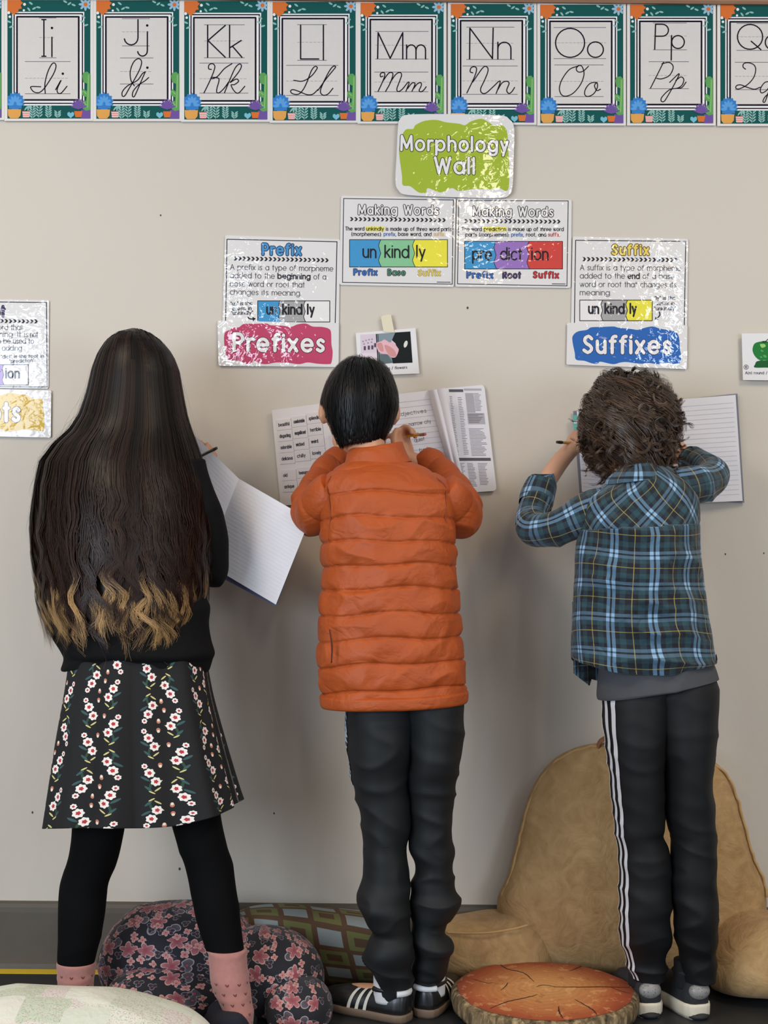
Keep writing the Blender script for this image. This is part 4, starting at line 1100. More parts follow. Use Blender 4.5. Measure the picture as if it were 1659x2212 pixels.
# ================================================================== child B: orange quilted jacket
Bp = empty('person', (P(850, 1450, .37)[0], -.38, 0), 'child with short straight black hair, orange quilted jacket and dark trousers', 'person')
def m_jacket():
    mt, nt, b = newmat('orange_nylon')
    c = coords(nt)
    nt.links.new(mixc(nt, noise(nt, c, 14, 4), rgb(160, 68, 20), rgb(182, 84, 30)), b.inputs['Base Color'])
    b.inputs['Roughness'].default_value = .56; b.inputs['Specular IOR Level'].default_value = .4
    rg = lambda sc, ds: (noise(nt, scalev(nt, c, (1, 1, 1.4)), sc, 2, .5, ds) - .5).abs()
    h = rg(13, .7) * 1.0 + rg(34, .6) * .30
    nt.links.new(bump(nt, h, .55, .014), b.inputs['Normal'])
    return mt
JKT = m_jacket()
rows = [(986, 772, 868, .31, .045), (998, 748, 892, .312, .062), (1012, 722, 928, .316, .076), (1032, 701, 958, .322, .090), (1060, 690, 980, .330, .100), (1120, 690, 984, .340, .108), (1180, 693, 986, .348, .112), (1240, 697, 986, .355, .114), (1300, 692, 992, .362, .116), (1360, 688, 998, .368, .118), (1420, 686, 1003, .374, .120), (1470, 690, 1006, .378, .120), (1500, 695, 1008, .380, .118), (1512, 697, 1008, .380, .116)]
G, th, r = pxloft(rows, 330, 220, .92)
PYc = r[:, 0][:, None]
xn = np.cos(th)[None]; sn = np.sin(th)[None]
seams = np.array([900, 1008, 1061, 1114, 1165, 1215, 1264, 1317, 1370, 1423, 1478, 1540.])
pe = PYc - 9 * xn ** 2 + 5 * xn * (PYc > 1200) + 3 * np.sin(xn * 5 + PYc * .02)
fi = np.interp(pe, seams, np.arange(len(seams))); fr_ = fi - np.floor(fi)
puff = (np.abs(np.sin(np.pi * fr_)) ** .42 - .78) * .0072 - .0026 * np.exp(-(np.minimum(fr_, 1 - fr_) / .035) ** 2)
wr = SN(41, 16, 1, 3, (34, 34, 24))(G) * .0014 + SN(45, 20, 1.5, 3, (70, 70, 12))(G) * .0022 * (1 - np.abs(np.sin(np.pi * fr_))) ** 1.5 + (1 - 2 * np.abs(np.tanh(1.6 * SN(46, 12, 1, 2.4, (30, 30, 40))(G)))) * .0016 + (1 - 2 * np.abs(np.tanh(1.5 * SN(42, 14, 1, 2.5, (22, 22, 34))(G)))) * .0030 * np.sin(np.pi * fr_) ** .5
edge = np.clip((PYc - 1000) / 40, 0, 1)
G = G + grid_normals(G) * ((puff + wr) * edge)[..., None]
G[..., 2] -= (-xn) * .007 * np.clip((PYc - 1350) / 150, 0, 1)
jk = grid_obj('jacket', G, JKT, Bp, label='orange quilted puffer jacket with horizontal channels')
JSEAM = mat('jacket_seam', rgb(134, 56, 18), .7)
for deg in (27, 153):
    j0 = int(deg / 360 * 220); rs = [i for i in range(330) if 1030 < r[i, 0] < 1180][::6]
    sp = cr([G[i, j0 + int(round((1 if deg < 90 else -1) * 5 * math.sin((r[i, 0] - 1030) / 150 * 3.1)))] for i in rs][::4], 30) + np.array((0, -.0012, 0))
    grid_obj('armhole_seam', tube(sp, np.full(len(sp), .0013), 60, 6), JSEAM, jk)
# hem band
rows = [(1492, 696, 1004, .380, .112), (1497, 691, 1010, .380, .124), (1502, 690, 1012, .380, .1265), (1517, 692, 1011, .380, .126), (1522, 695, 1008, .380, .121)]
G, th2, r2 = pxloft(rows, 14, 160, .92); G[..., 2] -= (-np.cos(th2)[None]) * .007
grid_obj('hem_band', G, JKT, jk)
# collar: a standing band, open towards the front
cc = [(1006, 742, 890, .315, .066), (996, 744, 884, .312, .064), (980, 748, 876, .308, .061), (968, 753, 871, .304, .058), (963, 757, 868, .303, .054), (966, 763, 862, .302, .048), (985, 768, 858, .302, .044)]
G, th2, r2 = pxloft(cc, 40, 90)
G[..., 2] += (np.cos(th2)[None]) * .006 + .004 * np.sin(th2 * 2 + 1)[None]
G = wrinkle(G, .0018, 44, (18, 18, 30))
grid_obj('collar', G, JKT, jk, caps=(False, False))
def puffsleeve(pts, rad, seed):
    G = tube(pts, rad, 150, 70)
    L = np.concatenate([[0], np.cumsum(np.linalg.norm(np.diff(G.mean(1), axis=0), axis=1))]); f = L / .052
    pf = (np.abs(np.sin(np.pi * f)) ** .5 - .7) * .005
    wr = (1 - 2 * np.abs(np.tanh(SN(seed, 14, 1, 3, (18, 18, 22))(G)))) * .0035
    G = G + grid_normals(G) * (pf[:, None] + wr)[..., None]
    return grid_obj('sleeve', G, JKT, jk)
puffsleeve([P(728, 1062, .335), P(700, 1085, .32), P(679, 1112, .265), P(676, 1076, .19), P(705, 1025, .135), P(738, 990, .10)], [.050, .052, .050, .046, .040, .033], 51)
puffsleeve([P(948, 1062, .335), P(975, 1090, .32), P(997, 1118, .265), P(990, 1076, .19), P(955, 1025, .135), P(915, 992, .10)], [.050, .052, .049, .046, .040, .033], 52)
# zip pocket slit at the left side
obj_ = grid_obj('pocket_slit', tube([P(712, 1360, .47), P(717, 1395, .475), P(716, 1432, .477)], [.0016, .0022, .0016], 12, 6), mat('slit_dark', rgb(84, 34, 10), .8), jk)
# trousers
k5 = lambda y, a, b, d, h: (1480 + y * .3309, 660 + a * .3309, 660 + b * .3309, d, h)
PANT = mat('dark_track_fabric', rgb(19, 21, 22), .66, .12, 50, bmp=.2, bscale=1100, bdist=.0005, spec=.4)
rowsL = [k5(40, 310, 735, .375, .088), k5(120, 268, 735, .375, .10), k5(300, 268, 725, .378, .105), k5(460, 275, 705, .38, .10), k5(600, 300, 672, .38, .088), k5(750, 330, 680, .38, .08), k5(900, 360, 684, .38, .075), k5(1060, 370, 660, .38, .068), k5(1180, 375, 668, .385, .066), k5(1300, 368, 674, .39, .066), k5(1385, 336, 682, .392, .072), k5(1450, 336, 684, .395, .072), k5(1550, 398, 682, .395, .062), k5(1620, 432, 690, .395, .058), k5(1690, 395, 702, .395, .066), k5(1755, 378, 704, .395, .068), k5(1830, 400, 700, .385, .062), k5(1900, 448, 702, .376, .054), k5(2010, 474, 694, .366, .048), k5(2040, 486, 690, .364, .044)]
rowsR = [k5(30, 600, 985, .375, .085), k5(85, 600, 1012, .375, .095), k5(130, 610, 1036, .375, .10), k5(300, 640, 1036, .375, .105), k5(460, 665, 1012, .375, .10), k5(600, 655, 992, .372, .088), k5(750, 672, 978, .37, .08), k5(900, 682, 962, .368, .075), k5(1060, 668, 964, .366, .068), k5(1180, 706, 962, .364, .064), k5(1300, 692, 976, .362, .066), k5(1385, 686, 1006, .362, .070), k5(1450, 684, 1008, .362, .070), k5(1550, 690, 932, .36, .058), k5(1620, 690, 910, .36, .054), k5(1700, 698, 966, .36, .062), k5(1760, 700, 970, .36, .062), k5(1850, 702, 922, .345, .054), k5(1950, 705, 884, .332, .048), k5(1985, 712, 874, .328, .044)]
def trouser(rows, seed, amp, low=.5):
    G, th, r = pxloft(rows, 170, 84)
    tv = np.linspace(0, 1, 170)[:, None]
    f1 = 1 - 2 * np.abs(np.tanh(SN(seed, 14, 1, 2.6, (17, 17, 40))(G + G[..., [2, 0, 1]] * np.array((.45, 0, .0)))))
    f2 = SN(seed + 1, 12, 1, 3, (12, 12, 60))(G)
    G = G + grid_normals(G) * (f1 * amp * (.35 + low * tv) + f2 * amp * .45 * tv)[..., None]
    return G, th
tr = None
for rows, sd in ((rowsL, 61), (rowsR, 65)):
    G, th = trouser(rows, sd, .0060)
    o = grid_obj('trouser_leg', G, PANT, Bp)
    if tr is None: tr, GL_ = o, G
# seam across the back of each knee and the pale printed panel down the left thigh
for (x0, x1, y, d) in ((786, 878, 1834, .452), (884, 977, 1836, .438)):
    grid_obj('knee_seam', tube([P(x0, y, d - .045), P((x0 + x1) / 2, y - 4, d), P(x1, y, d - .045)], [.0012, .0016, .0012], 20, 6), mat('seam_black', rgb(12, 12, 13), .9), tr)
def m_print():
    mt, nt, b = newmat('side_print'); u, v, _ = sep(nt, coords(nt, 'UV'))
    f = (v * 60).sin() * (u * 9 + v * 40).cos()
    nt.links.new(mixc(nt, f.gt(.1), rgb(176, 196, 206), rgb(38, 50, 66)), b.inputs['Base Color']); b.inputs['Roughness'].default_value = .6
    return mt
i0, i1 = 8, 40
js = np.arange(38, 47)
strip = GL_[i0:i1, js]; strip = strip + grid_normals(GL_)[i0:i1, js] * .0015
uvs = np.stack(np.meshgrid(np.linspace(0, 1, len(js)), np.linspace(0, 1, i1 - i0)), -1)
grid_obj('side_print', strip, m_print(), tr, closed=False, uv=uvs, label='pale blue and white printed side panel')
# shoes: black with three pale stripes, gum sole
SHB = mat('black_leather', rgb(24, 24, 25), .38, .1, 40, coat=.15); GUM = mat('gum_sole', rgb(112, 92, 74), .6); CRM = mat('stripe_cream', rgb(206, 200, 188), .6)
for x, d, yaw, sg in ((.062, .405, math.radians(146), 1), (.098, .375, math.radians(72), 1)):
    s_, fr, _ = make_shoe(Bp, x, d, yaw, .232, SHB, GUM, .020, .056, label='black low trainer with three pale stripes and gum sole', wk=1.02)
    for sd in (-1, 1):
        for k in range(3): shoe_strip(s_, 'stripe', fr, .232, 1.02, .020, .056, .40 + k * .085, .34 + k * .085, .034, sd, CRM, .02, .80)
    t_ = np.linspace(-1.0, 1.0, 11)
    grid_obj('heel_tab', tube(fr(.0 + .012 * t_ ** 2, .026 * t_, np.full(11, .066)), np.full((11, 2), (.005, .007)), 24, 8), mat('white_tab', rgb(222, 222, 220), .5), s_)
    grid_obj('ankle_collar', tube(fr(.060 - .052 * np.cos(np.linspace(-1.8, 1.8, 21)), .030 * np.sin(np.linspace(-1.8, 1.8, 21)), np.full(21, .070)), np.full(21, .006), 50, 8), SHB, s_)
    grid_obj('sock', tube(fr(np.full(4, .052), np.zeros(4), np.array((.04, .06, .08, .10))), np.full(4, .0335), 12, 24), mat('white_sock', rgb(206, 204, 204), .9), s_)
# body
hc = P(776, 884, .262); hs = (.077, .094, .112)
fwd, up_, side = (-.10, .93, -.36), (0.02, .36, .93), (1, .1, 0)
sh = head_shapes(hc, side, fwd, up_, *hs)
sh.append(closed_tube([hc + np.array((0.005, -.025, -.05)), P(790, 960, .30), P(808, 1010, .318)], [.046, .043, .042]))
sh.append(closed_tube([P(812, 1012, .32), P(835, 1082, .335), P(842, 1200, .35), P(848, 1350, .37), P(870, 1500, .375), P(872, 1600, .378)], [(.025, .03), (.05, .08), (.055, .09), (.055, .09), (.06, .10), (.05, .08)]))
wl, wr_ = P(752, 974, .100), P(880, 988, .112)
sh.append(closed_tube([P(728, 1062, .335), P(700, 1085, .32), P(679, 1110, .265), P(705, 1025, .135), wl], [.034, .032, .029, .024, .0185], 40))
sh.append(closed_tube([P(948, 1062, .335), P(975, 1088, .32), P(996, 1114, .265), P(952, 1025, .135), wr_], [.028, .027, .026, .023, .0185], 40))
sh += hand_shapes(wr_, P(864, 946, .092), np.array((.75, -.55, .35)), np.array((-1, 0, .2)), 1.3)
sh += hand_shapes(wl, P(745, 940, .088), np.array((-.2, -.95, .1)), np.array((1, 0, .2)), .35)
for rows, ft in ((rowsL, (np.array((.018, -.372, .07)), np.array((-.10, -.285, .035)))), (rowsR, (np.array((.113, -.325, .07)), np.array((.15, -.19, .035))))):
    c = np.array([P((a + b) / 2, y, d) for y, a, b, d, h in rows][2::2]); rr = np.minimum([min((b - a) / 2 * S(d), h) * .72 for y, a, b, d, h in rows][2::2], np.linspace(.068, .034, len(rows[2::2])))
    sh.append(closed_tube(np.vstack([c, [ft[0]]]), list(rr) + [.028], 60, 16))
    sh.append(closed_tube([ft[0] - np.array((0, 0, .02)), (ft[0] + ft[1]) / 2 - np.array((0, 0, .01)), ft[1]], [(.024, .024), (.026, .022), (.02, .012)], 14, 12))
remesh_body('body', sh, SKIN_B, Bp)
eyes(Bp, hc, side, fwd, up_, *hs, mat('iris_dark', rgb(40, 26, 20), .2))
# hair on the skull: a cap that stops at the face, and short strands flowing from the crown
def skull(hc, side, fwd, up_, hs):
    s_, u_ = nrm(side), nrm(up_); f_ = nrm(fwd); M = np.array([s_ * hs[0], f_ * hs[1], u_ * hs[2]])
    return lambda n, k: hc + (headfn(n * 1.0) * np.asarray(k)[..., None] if np.ndim(k) else headfn(n) * k) @ M, np.array([s_, f_, u_])
def hair_cap(crown, limit, npol, naz, pos, k):
    """polar grid about the crown direction (local side,fwd,up), each meridian stops where limit(n) < 0"""
    c = nrm(crown); e1 = nrm(np.cross(c, (0, 1, .01))); e2 = np.cross(c, e1)
    az = np.linspace(0, 2 * np.pi, naz, endpoint=False)
    dirs = np.cos(az)[:, None] * e1 + np.sin(az)[:, None] * e2
    ts = np.linspace(0, 2.6, 140)
    mx = []
    for d in dirs:
        n = np.cos(ts)[:, None] * c + np.sin(ts)[:, None] * d
        bad = np.where(limit(n) < 0)[0]
        mx.append(ts[bad[0]] if len(bad) else 2.6)
    mx = np.array(mx); mx = (np.roll(mx, 1) + mx * 2 + np.roll(mx, -1)) / 4
    T = np.linspace(0.01, 1, npol)[:, None] * mx[None]
    n = np.cos(T)[..., None] * c + np.sin(T)[..., None] * dirs[None]
    thin = np.linspace(0, 1, npol)[:, None] ** 8
    return pos(n, k - (k - 1.0) * .85 * thin), (c, dirs, mx, az)
pos, Ax = skull(hc, side, fwd, up_, hs)
def lim_b(n):
    x, y, z = n[..., 0], n[..., 1], n[..., 2]
    face = (y > .42) & (z < .45)
    earz = (np.abs(x) > .80) & (z < .05) & (y > -.3)
    nape = z < -.78
    sidelow = (y > .1) & (z < .12)
    return np.where(face | earz | nape | sidelow, -1.0, 1.0)
HAIR_B = m_hair('short_black_hair', rgb(9, 8, 9), rgb(12, 11, 12), .8, 1.0, .2, .42, rgb(22, 20, 20), .3)
crown = (.10, -.30, .94)
G, (cr_, dirs, mx, az) = hair_cap(crown, lim_b, 40, 90, pos, 1.10)
hair = grid_obj('hair', G, HAIR_B, Bp, caps=(True, False), uv=np.full(G.shape[:2] + (2,), .3), label='short straight black hair')
def scalp_strands(n, m_, cdir, dirs, mx, pos, Ax, length, k0, k1, wid, curlamp=0, curln=0, over=.12, swirl=.25, clump=1, flick=0.0, flat=False):
    paths, outs, ws, us = [], [], [], []
    e1, e2 = dirs[0], np.cross(cdir, dirs[0])
    t = np.linspace(0, 1, m_)
    for i in range(n):
        az_ = RNG.uniform(0, 2 * np.pi); k = int(az_ / (2 * np.pi) * len(mx)) % len(mx)
        mmx = mx[k]
        st = RNG.uniform(0, 1) ** .6 * mmx * .97
        L = length * RNG.uniform(.7, 1.2)
        en = min(st + L, mmx + over * RNG.uniform(.2, 1))
        ph, cv = RNG.uniform(0, 6.28), RNG.uniform(.7, 1.3); fk = RNG.uniform(-.2, 1.4); ul = RNG.uniform(0, 1)
        for j in range(clump):
            daz = RNG.normal(0, .035) if clump > 1 else 0; dph = RNG.normal(0, .22) if clump > 1 else 0; dst = RNG.normal(0, .03) if clump > 1 else 0
            tt = st + dst + (en - st) * t
            a = az_ + daz * (1 - .5 * t) + swirl * (t * (en - st)) / max(.4, st + .3)
            if curlamp: ck = np.clip((tt - .15) / .9, .12, 1); a = a + ck * curlamp * t ** .7 * np.sin(t * curln * cv + ph + dph) / np.maximum(.35, np.sin(np.clip(tt, .3, 2.6)))
            d = np.cos(a)[:, None] * e1 + np.sin(a)[:, None] * e2
            n_ = np.cos(tt)[:, None] * cdir + np.sin(tt)[:, None] * d
            lift = k0 + (k1 - k0) * np.sin(np.pi * np.minimum(t * 1.1, 1) * .8) * RNG.uniform(.5, 1.1)
            if flick: lift = lift + ck * flick * fk * t ** 4
            if curlamp: lift = lift + ck * curlamp * .55 * t ** .7 * np.cos(t * curln * cv + ph + dph)
            paths.append(pos(n_, lift)); outs.append(n_ @ Ax); us.append(np.clip(ul + RNG.normal(0, .12), 0, 1)); ws.append(wid * RNG.uniform(.6, 1.3))
    return strand_geo(np.array(paths), np.array(ws), np.array(outs), uu=np.array(us) if clump > 1 else None, flat=flat)
V, q, U = scalp_strands(10500, 9, cr_, dirs, mx, pos, Ax, .75, 1.05, 1.19, .00055, flat=True)
obj('hair_strands', V, q, HAIR_B, hair, uv=U, kind='stuff')

# ================================================================== child C: curly hair, plaid shirt
Cp = empty('person', (P(1420, 1480, .37)[0], -.37, 0), 'child with curly brown hair, blue plaid shirt and black striped track trousers', 'person')
def m_plaid():
    mt, nt, b = newmat('plaid_flannel')
    u0, v0, _ = sep(nt, coords(nt, 'UV'))
    yoke = v0.gt(1.0)
    v1 = v0 - yoke * 1.0
    ur, vr = (u0 + v1) * .7071, (v1 - u0) * .7071
    u = u0 + yoke * (ur - u0); v = v1 + yoke * (vr - v1)
    T1, T2 = .086, .076
    def fam(x, T):
        f = x.mod(T)
        light = band(f, .0, .0075) + band(f, .0115, .019); mid = band(f, .0075, .0115)
        yel = band(f, .0532, .0550); teal = band(f, .028, .040) + band(f, .066, .079)
        return light, mid, yel, teal
    l1, m1, y1, t1 = fam(u, T1); l2, m2, y2, t2 = fam(v, T2)
    wv = noise(nt, coords(nt), 140, 3)
    c = mixc(nt, wv, rgb(14, 18, 28), rgb(20, 26, 37))
    c = mixc(nt, (t1 + t2) * .5, c, rgb(36, 68, 76))
    c = mixc(nt, (m1 + m2).min(1.0) * .6, c, rgb(12, 16, 26))
    c = mixc(nt, l2 * .42, c, rgb(98, 132, 156)); c = mixc(nt, l1 * .55, c, rgb(106, 144, 174))
    c = mixc(nt, l1 * l2 * .8, c, rgb(146, 182, 212))
    c = mixc(nt, y2 * .40, c, rgb(190, 172, 92)); c = mixc(nt, y1 * .45, c, rgb(190, 172, 92))
    nt.links.new(c, b.inputs['Base Color']); b.inputs['Roughness'].default_value = .9; b.inputs['Sheen Weight'].default_value = .15
    cr_f = (noise(nt, scalev(nt, coords(nt), (1, 1, 1.5)), 8, 2, .5, .8) - .5).abs() + (noise(nt, scalev(nt, coords(nt), (1.4, 1, 1)), 19, 2, .5, .6) - .5).abs() * .4
    nt.links.new(bump(nt, cr_f, .8, .03), b.inputs['Normal'])
    return mt
PLAID = m_plaid()
rows = [(1012, 1345, 1420, .325, .05), (1028, 1322, 1458, .328, .07), (1048, 1292, 1492, .333, .085), (1072, 1264, 1507, .340, .097), (1100, 1252, 1511, .347, .105), (1150, 1250, 1512, .355, .110), (1185, 1244, 1513, .360, .112), (1250, 1241, 1519, .366, .113), (1300, 1238, 1526, .370, .114), (1350, 1236, 1533, .374, .116), (1400, 1234, 1541, .378, .118), (1440, 1234, 1546, .380, .120), (1450, 1236, 1546, .380, .119)]
G, th, r = pxloft(rows, 200, 200)
tv = np.linspace(0, 1, 200)[:, None]; xn, sn = np.cos(th)[None], np.sin(th)[None]
per = .86
uu = np.broadcast_to(-(th[None] - np.pi / 2) / (2 * np.pi) * per, G.shape[:2]).copy()
uu = np.where(th[None] > 1.5 * np.pi, uu + per * 0, uu)
vv = G[..., 2].copy() + 0.0
pyv = r[:, 0][:, None] + 0 * th[None]
yk = pyv < (1138 + -9 * xn)
uv = np.stack([uu, np.where(yk, vv * .0 + vv + 1.0 - 0.9, vv - .9)], -1)   # lower cloth v<1, yoke v>1
uv[..., 1] = np.where(yk, np.maximum(vv, 1.0001) - 1.0 + 1.0001, np.minimum(vv - .2, .999))
wp = SN(73, 10, 1, 2.5, (9, 9, 9))(G); uv[..., 0] += wp * .012 * np.clip(tv * 2 - .5, 0, 1); uv[..., 1] += np.where(yk, 0, SN(74, 10, 1, 2.5, (10, 10, 7))(G) * .009)
f1 = 1 - 2 * np.abs(np.tanh(SN(71, 14, 1, 2.6, (17, 17, 34))(G + G[..., [2, 0, 1]] * np.array((.5, 0, 0)))))
f2 = SN(72, 12, 1, 3, (34, 34, 12))(G)
G = G + grid_normals(G) * (np.abs(sn) ** 1.5)[..., None] * (f1 * .0125 * np.clip(tv * 3 - .5, 0, 1) + f2 * .0075 * np.clip(tv * 2 - .6, 0, 1))[..., None]
ystep = np.exp(-((pyv - (1138 - 9 * xn)) / 3.0) ** 2); G = G - grid_normals(G) * (ystep * .0018)[..., None]
# shoulder line: his right shoulder sits higher; shirt tail dips at the back, rises at the sides
G[..., 2] += xn * .018 * np.clip(1 - tv * 3.2, 0, 1)
bk = np.clip(sn, 0, 1)
tail = np.where(sn > 0, .042 * (1 - bk) ** .8, .038 - .055 * np.clip(-sn, 0, 1) * (xn < 0))
G[..., 2] += tail * np.clip((tv - .8) / .2, 0, 1) ** 1.3
st = grid_obj('shirt', G, PLAID, Cp, uv=uv, caps=(True, False), label='dark blue and teal plaid flannel shirt')
# hanging front flap at the left
fl = np.array([[P(1236 + 18 * a + 3 * b, 1300 + b * 155 + 14 * a * b * (1 if a < 2 else .4), .365 - .018 * a + .004 * math.sin(3 * a + 4 * b)) for a in np.linspace(0, 3.0, 14)] for b in np.linspace(0, 1, 24)])
fl2 = np.stack([fl, fl + np.array((0, .0025, 0))], 0)
V1, F1, _ = grid_geo(fl, closed=False)
zz = fl[..., 2]; uvf = np.stack([np.broadcast_to(np.linspace(0, .1, 14)[None], zz.shape), zz - .2], -1)
ff = grid_obj('front_flap', fl, PLAID, st, closed=False, uv=uvf)
md = ff.modifiers.new('thickness', 'SOLIDIFY'); md.thickness = .002
# hem roll and collar, sleeves, cuff
cc = [(1040, 1306, 1432, .338, .072), (1030, 1308, 1430, .336, .074), (1016, 1318, 1420, .333, .072), (1004, 1326, 1412, .328, .062), (1002, 1332, 1406, .326, .054), (1014, 1336, 1404, .326, .050)]
G, th2, r2 = pxloft(cc, 30, 80)
G[..., 2] += np.cos(th2)[None] * .008
uvc = np.stack([np.broadcast_to(th2[None] * .06, G.shape[:2]), G[..., 2] * .7], -1)
grid_obj('collar', wrinkle(G, .002, 75, (14, 14, 14)), PLAID, st, uv=uvc, caps=(False, False))
slv = sleeve(st, [P(1318, 1100, .345), P(1268, 1115, .340), P(1205, 1140, .325), P(1158, 1146, .285), P(1146, 1120, .235), P(1158, 1082, .205)], [.050, .050, .040, .037, .037, .037], PLAID, 81, .0048, 110, 56, uvper=.27, uvoff=(.02, .0))
G = tube([P(1156, 1092, .208), P(1160, 1080, .200), P(1166, 1060, .190), P(1172, 1044, .182), P(1171, 1046, .183), P(1166, 1062, .19)], [.039, .041, .040, .037, .031, .029], 40, 44)
L_ = np.linspace(0, .06, 40); uvc = np.stack(np.broadcast_arrays(np.linspace(0, .25, 44)[None], L_[:, None]), -1)
grid_obj('rolled_cuff', wrinkle(G, .0028, 83, (16, 16, 26)), PLAID, st, uv=uvc, caps=(False, False))
sleeve(st, [P(1455, 1060, .338), P(1490, 1052, .325), P(1528, 1042, .285), P(1541, 1030, .235), P(1522, 1008, .17), P(1490, 992, .115)], [.048, .046, .040, .038, .035, .030], PLAID, 82, .0045, 110, 56, uvper=.27, uvoff=(.03, .02))
# grey t-shirt below
rows = [(1385, 1302, 1520, .372, .092), (1420, 1296, 1528, .375, .098), (1455, 1291, 1544, .377, .104), (1482, 1289, 1552, .378, .107), (1488, 1291, 1550, .378, .104)]
G, th2, r2 = pxloft(rows, 40, 130)
G[..., 2] += np.cos(th2)[None] * .024 * np.linspace(.3, 1, 40)[:, None]
G = wrinkle(G, .0022, 77, (14, 14, 10))
grid_obj('t_shirt', G, mat('grey_jersey', rgb(78, 78, 81), .9, .1, 90, bmp=.2, bscale=1000, bdist=.0005, spec=.2), Cp, label='charcoal grey t-shirt showing below the shirt')
# track trousers with stripes
k7 = lambda y, a, b, d, h: (1480 + y * .4213, 960 + a * .4213, 960 + b * .4213, d, h)
PANT2 = mat('black_track_fabric', rgb(15, 15, 16), .66, .12, 50, bmp=.2, bscale=1100, bdist=.0005, spec=.35)
rowsL = [k7(-40, 850, 1210, .375, .080), k7(20, 818, 1200, .375, .088), k7(80, 806, 1185, .375, .094), k7(300, 825, 1140, .375, .098), k7(450, 845, 1126, .372, .09), k7(700, 870, 1128, .368, .078), k7(770, 879, 1118, .367, .074), k7(850, 890, 1148, .366, .072), k7(1000, 893, 1165, .364, .070), k7(1200, 897, 1165, .36, .066), k7(1300, 905, 1160, .345, .064), k7(1380, 926, 1140, .330, .054), k7(1450, 945, 1140, .322, .052), k7(1505, 960, 1138, .318, .050)]
rowsR = [k7(-70, 1020, 1370, .375, .080), k7(-20, 1030, 1394, .375, .088), k7(80, 1040, 1405, .375, .096), k7(300, 1085, 1393, .375, .098), k7(450, 1115, 1373, .374, .09), k7(700, 1138, 1385, .372, .078), k7(780, 1165, 1388, .371, .074), k7(850, 1160, 1390, .37, .072), k7(1000, 1160, 1391, .368, .070), k7(1200, 1174, 1400, .366, .066), k7(1310, 1188, 1405, .350, .062), k7(1380, 1198, 1391, .336, .054), k7(1450, 1206, 1393, .328, .052), k7(1505, 1214, 1392, .323, .050)]
first = True
for rows, sd in ((rowsL, 91), (rowsR, 95)):
    G, th = trouser(rows, sd, .0036, .6)
    tl = grid_obj('trouser_leg', G, PANT2, Cp)
    N_ = grid_normals(G)
    nu = G.shape[1]
    for c0 in ((178, 160, 142) if first else (2, -18, -36)):
        js = np.array([int(round((c0 + k) / 360 * nu)) % nu for k in (-4, 0, 4)])
        stp = G[2:168][:, js] + N_[2:168][:, js] * .0014
        grid_obj('side_stripe', stp, mat('white_stripe', rgb(214, 210, 212), .6), tl, closed=False)
    first = False
# trainers
SHC = mat('charcoal_knit', rgb(38, 38, 42), .8, .15, 60, bmp=.25, bscale=600); SOC = mat('cream_midsole', rgb(214, 204, 182), .6, .08, 30)
DRK = mat('dark_outsole', rgb(34, 34, 36), .7)
def m_pad():
    mt, nt, b = newmat('grey_heel_pad')
    v = nt.nodes.new('ShaderNodeTexVoronoi'); nt.links.new(coords(nt), v.inputs['Vector']); v.inputs['Scale'].default_value = 210
    nt.links.new(mixc(nt, X(nt, v.outputs['Distance']).lt(.20), rgb(140, 137, 132), rgb(44, 44, 46)), b.inputs['Base Color']); b.inputs['Roughness'].default_value = .4
    return mt
PAD = m_pad()
for x, d, yaw in ((.606, .36, math.radians(97)), (.716, .365, math.radians(106))):
    s_, fr, _ = make_shoe(Cp, x, d, yaw, .225, SHC, SOC, .034, .066, label='charcoal trainer with cream midsole and grey heel pad', wk=1.05)
    n_ = lambda p: p
    c_ = fr(np.array(.006), np.array(0.0), np.array(.062)); ax = np.array([fr(np.array(0.), np.array(1.), np.array(0.)) - fr(np.array(0.), np.array(0.), np.array(0.)), fr(np.array(1.), np.array(0.), np.array(0.)) - fr(np.array(0.), np.array(0.), np.array(0.)), (0, 0, 1)], float)
    V, F = ellipsoid(c_, np.array([ax[0] * .025, ax[1] * .018, ax[2] * .019]), 16, 24); obj('heel_pad', V, F, PAD, s_)
    V, F = ellipsoid(fr(np.array(.012), np.array(0.0), np.array(.0)) + np.array((0, 0, .007)), np.array([ax[0] * .026, ax[1] * .024, ax[2] * .010]), 12, 20); obj('outsole_insert', V, F, DRK, s_)
    grid_obj('ankle_collar', tube(fr(.060 - .050 * np.cos(np.linspace(-1.8, 1.8, 21)), .031 * np.sin(np.linspace(-1.8, 1.8, 21)), np.full(21, .096)), np.full(21, .006), 50, 8), SHC, s_)
    grid_obj('sock', tube(fr(np.full(4, .052), np.zeros(4), np.array((.06, .08, .10, .12))), np.full(4, .0365), 12, 24), mat('black_sock', rgb(16, 16, 17), .9), s_)
# body
hc = P(1362, 926, .265); hs = (.078, .095, .114)
fwd, up_, side = (-.22, .90, -.36), (-.04, .36, .93), (1, .22, 0)
sh = head_shapes(hc, side, fwd, up_, *hs)
sh.append(closed_tube([hc + np.array((0, -.03, -.05)), P(1352, 990, .31), P(1372, 1045, .335)], [.046, .044, .055]))
sh.append(closed_tube([P(1375, 1035, .335), P(1382, 1090, .345), P(1382, 1200, .36), P(1388, 1350, .372), P(1420, 1480, .375), P(1425, 1560, .376)], [(.04, .05), (.055, .09), (.055, .09), (.055, .085), (.06, .09), (.05, .075)]))
wl, wr_ = P(1236, 968, .122), P(1478, 984, .100)
sh.append(closed_tube([P(1310, 1095, .34), P(1205, 1138, .322), P(1160, 1140, .282), P(1150, 1115, .238), P(1170, 1060, .195), P(1204, 1005, .148), wl], [.034, .029, .024, .024, .0235, .0225, .0195], 50))
sh.append(closed_tube([P(1460, 1060, .335), P(1528, 1040, .285), P(1538, 1028, .235), P(1490, 992, .115), wr_], [.034, .031, .028, .023, .019], 40))
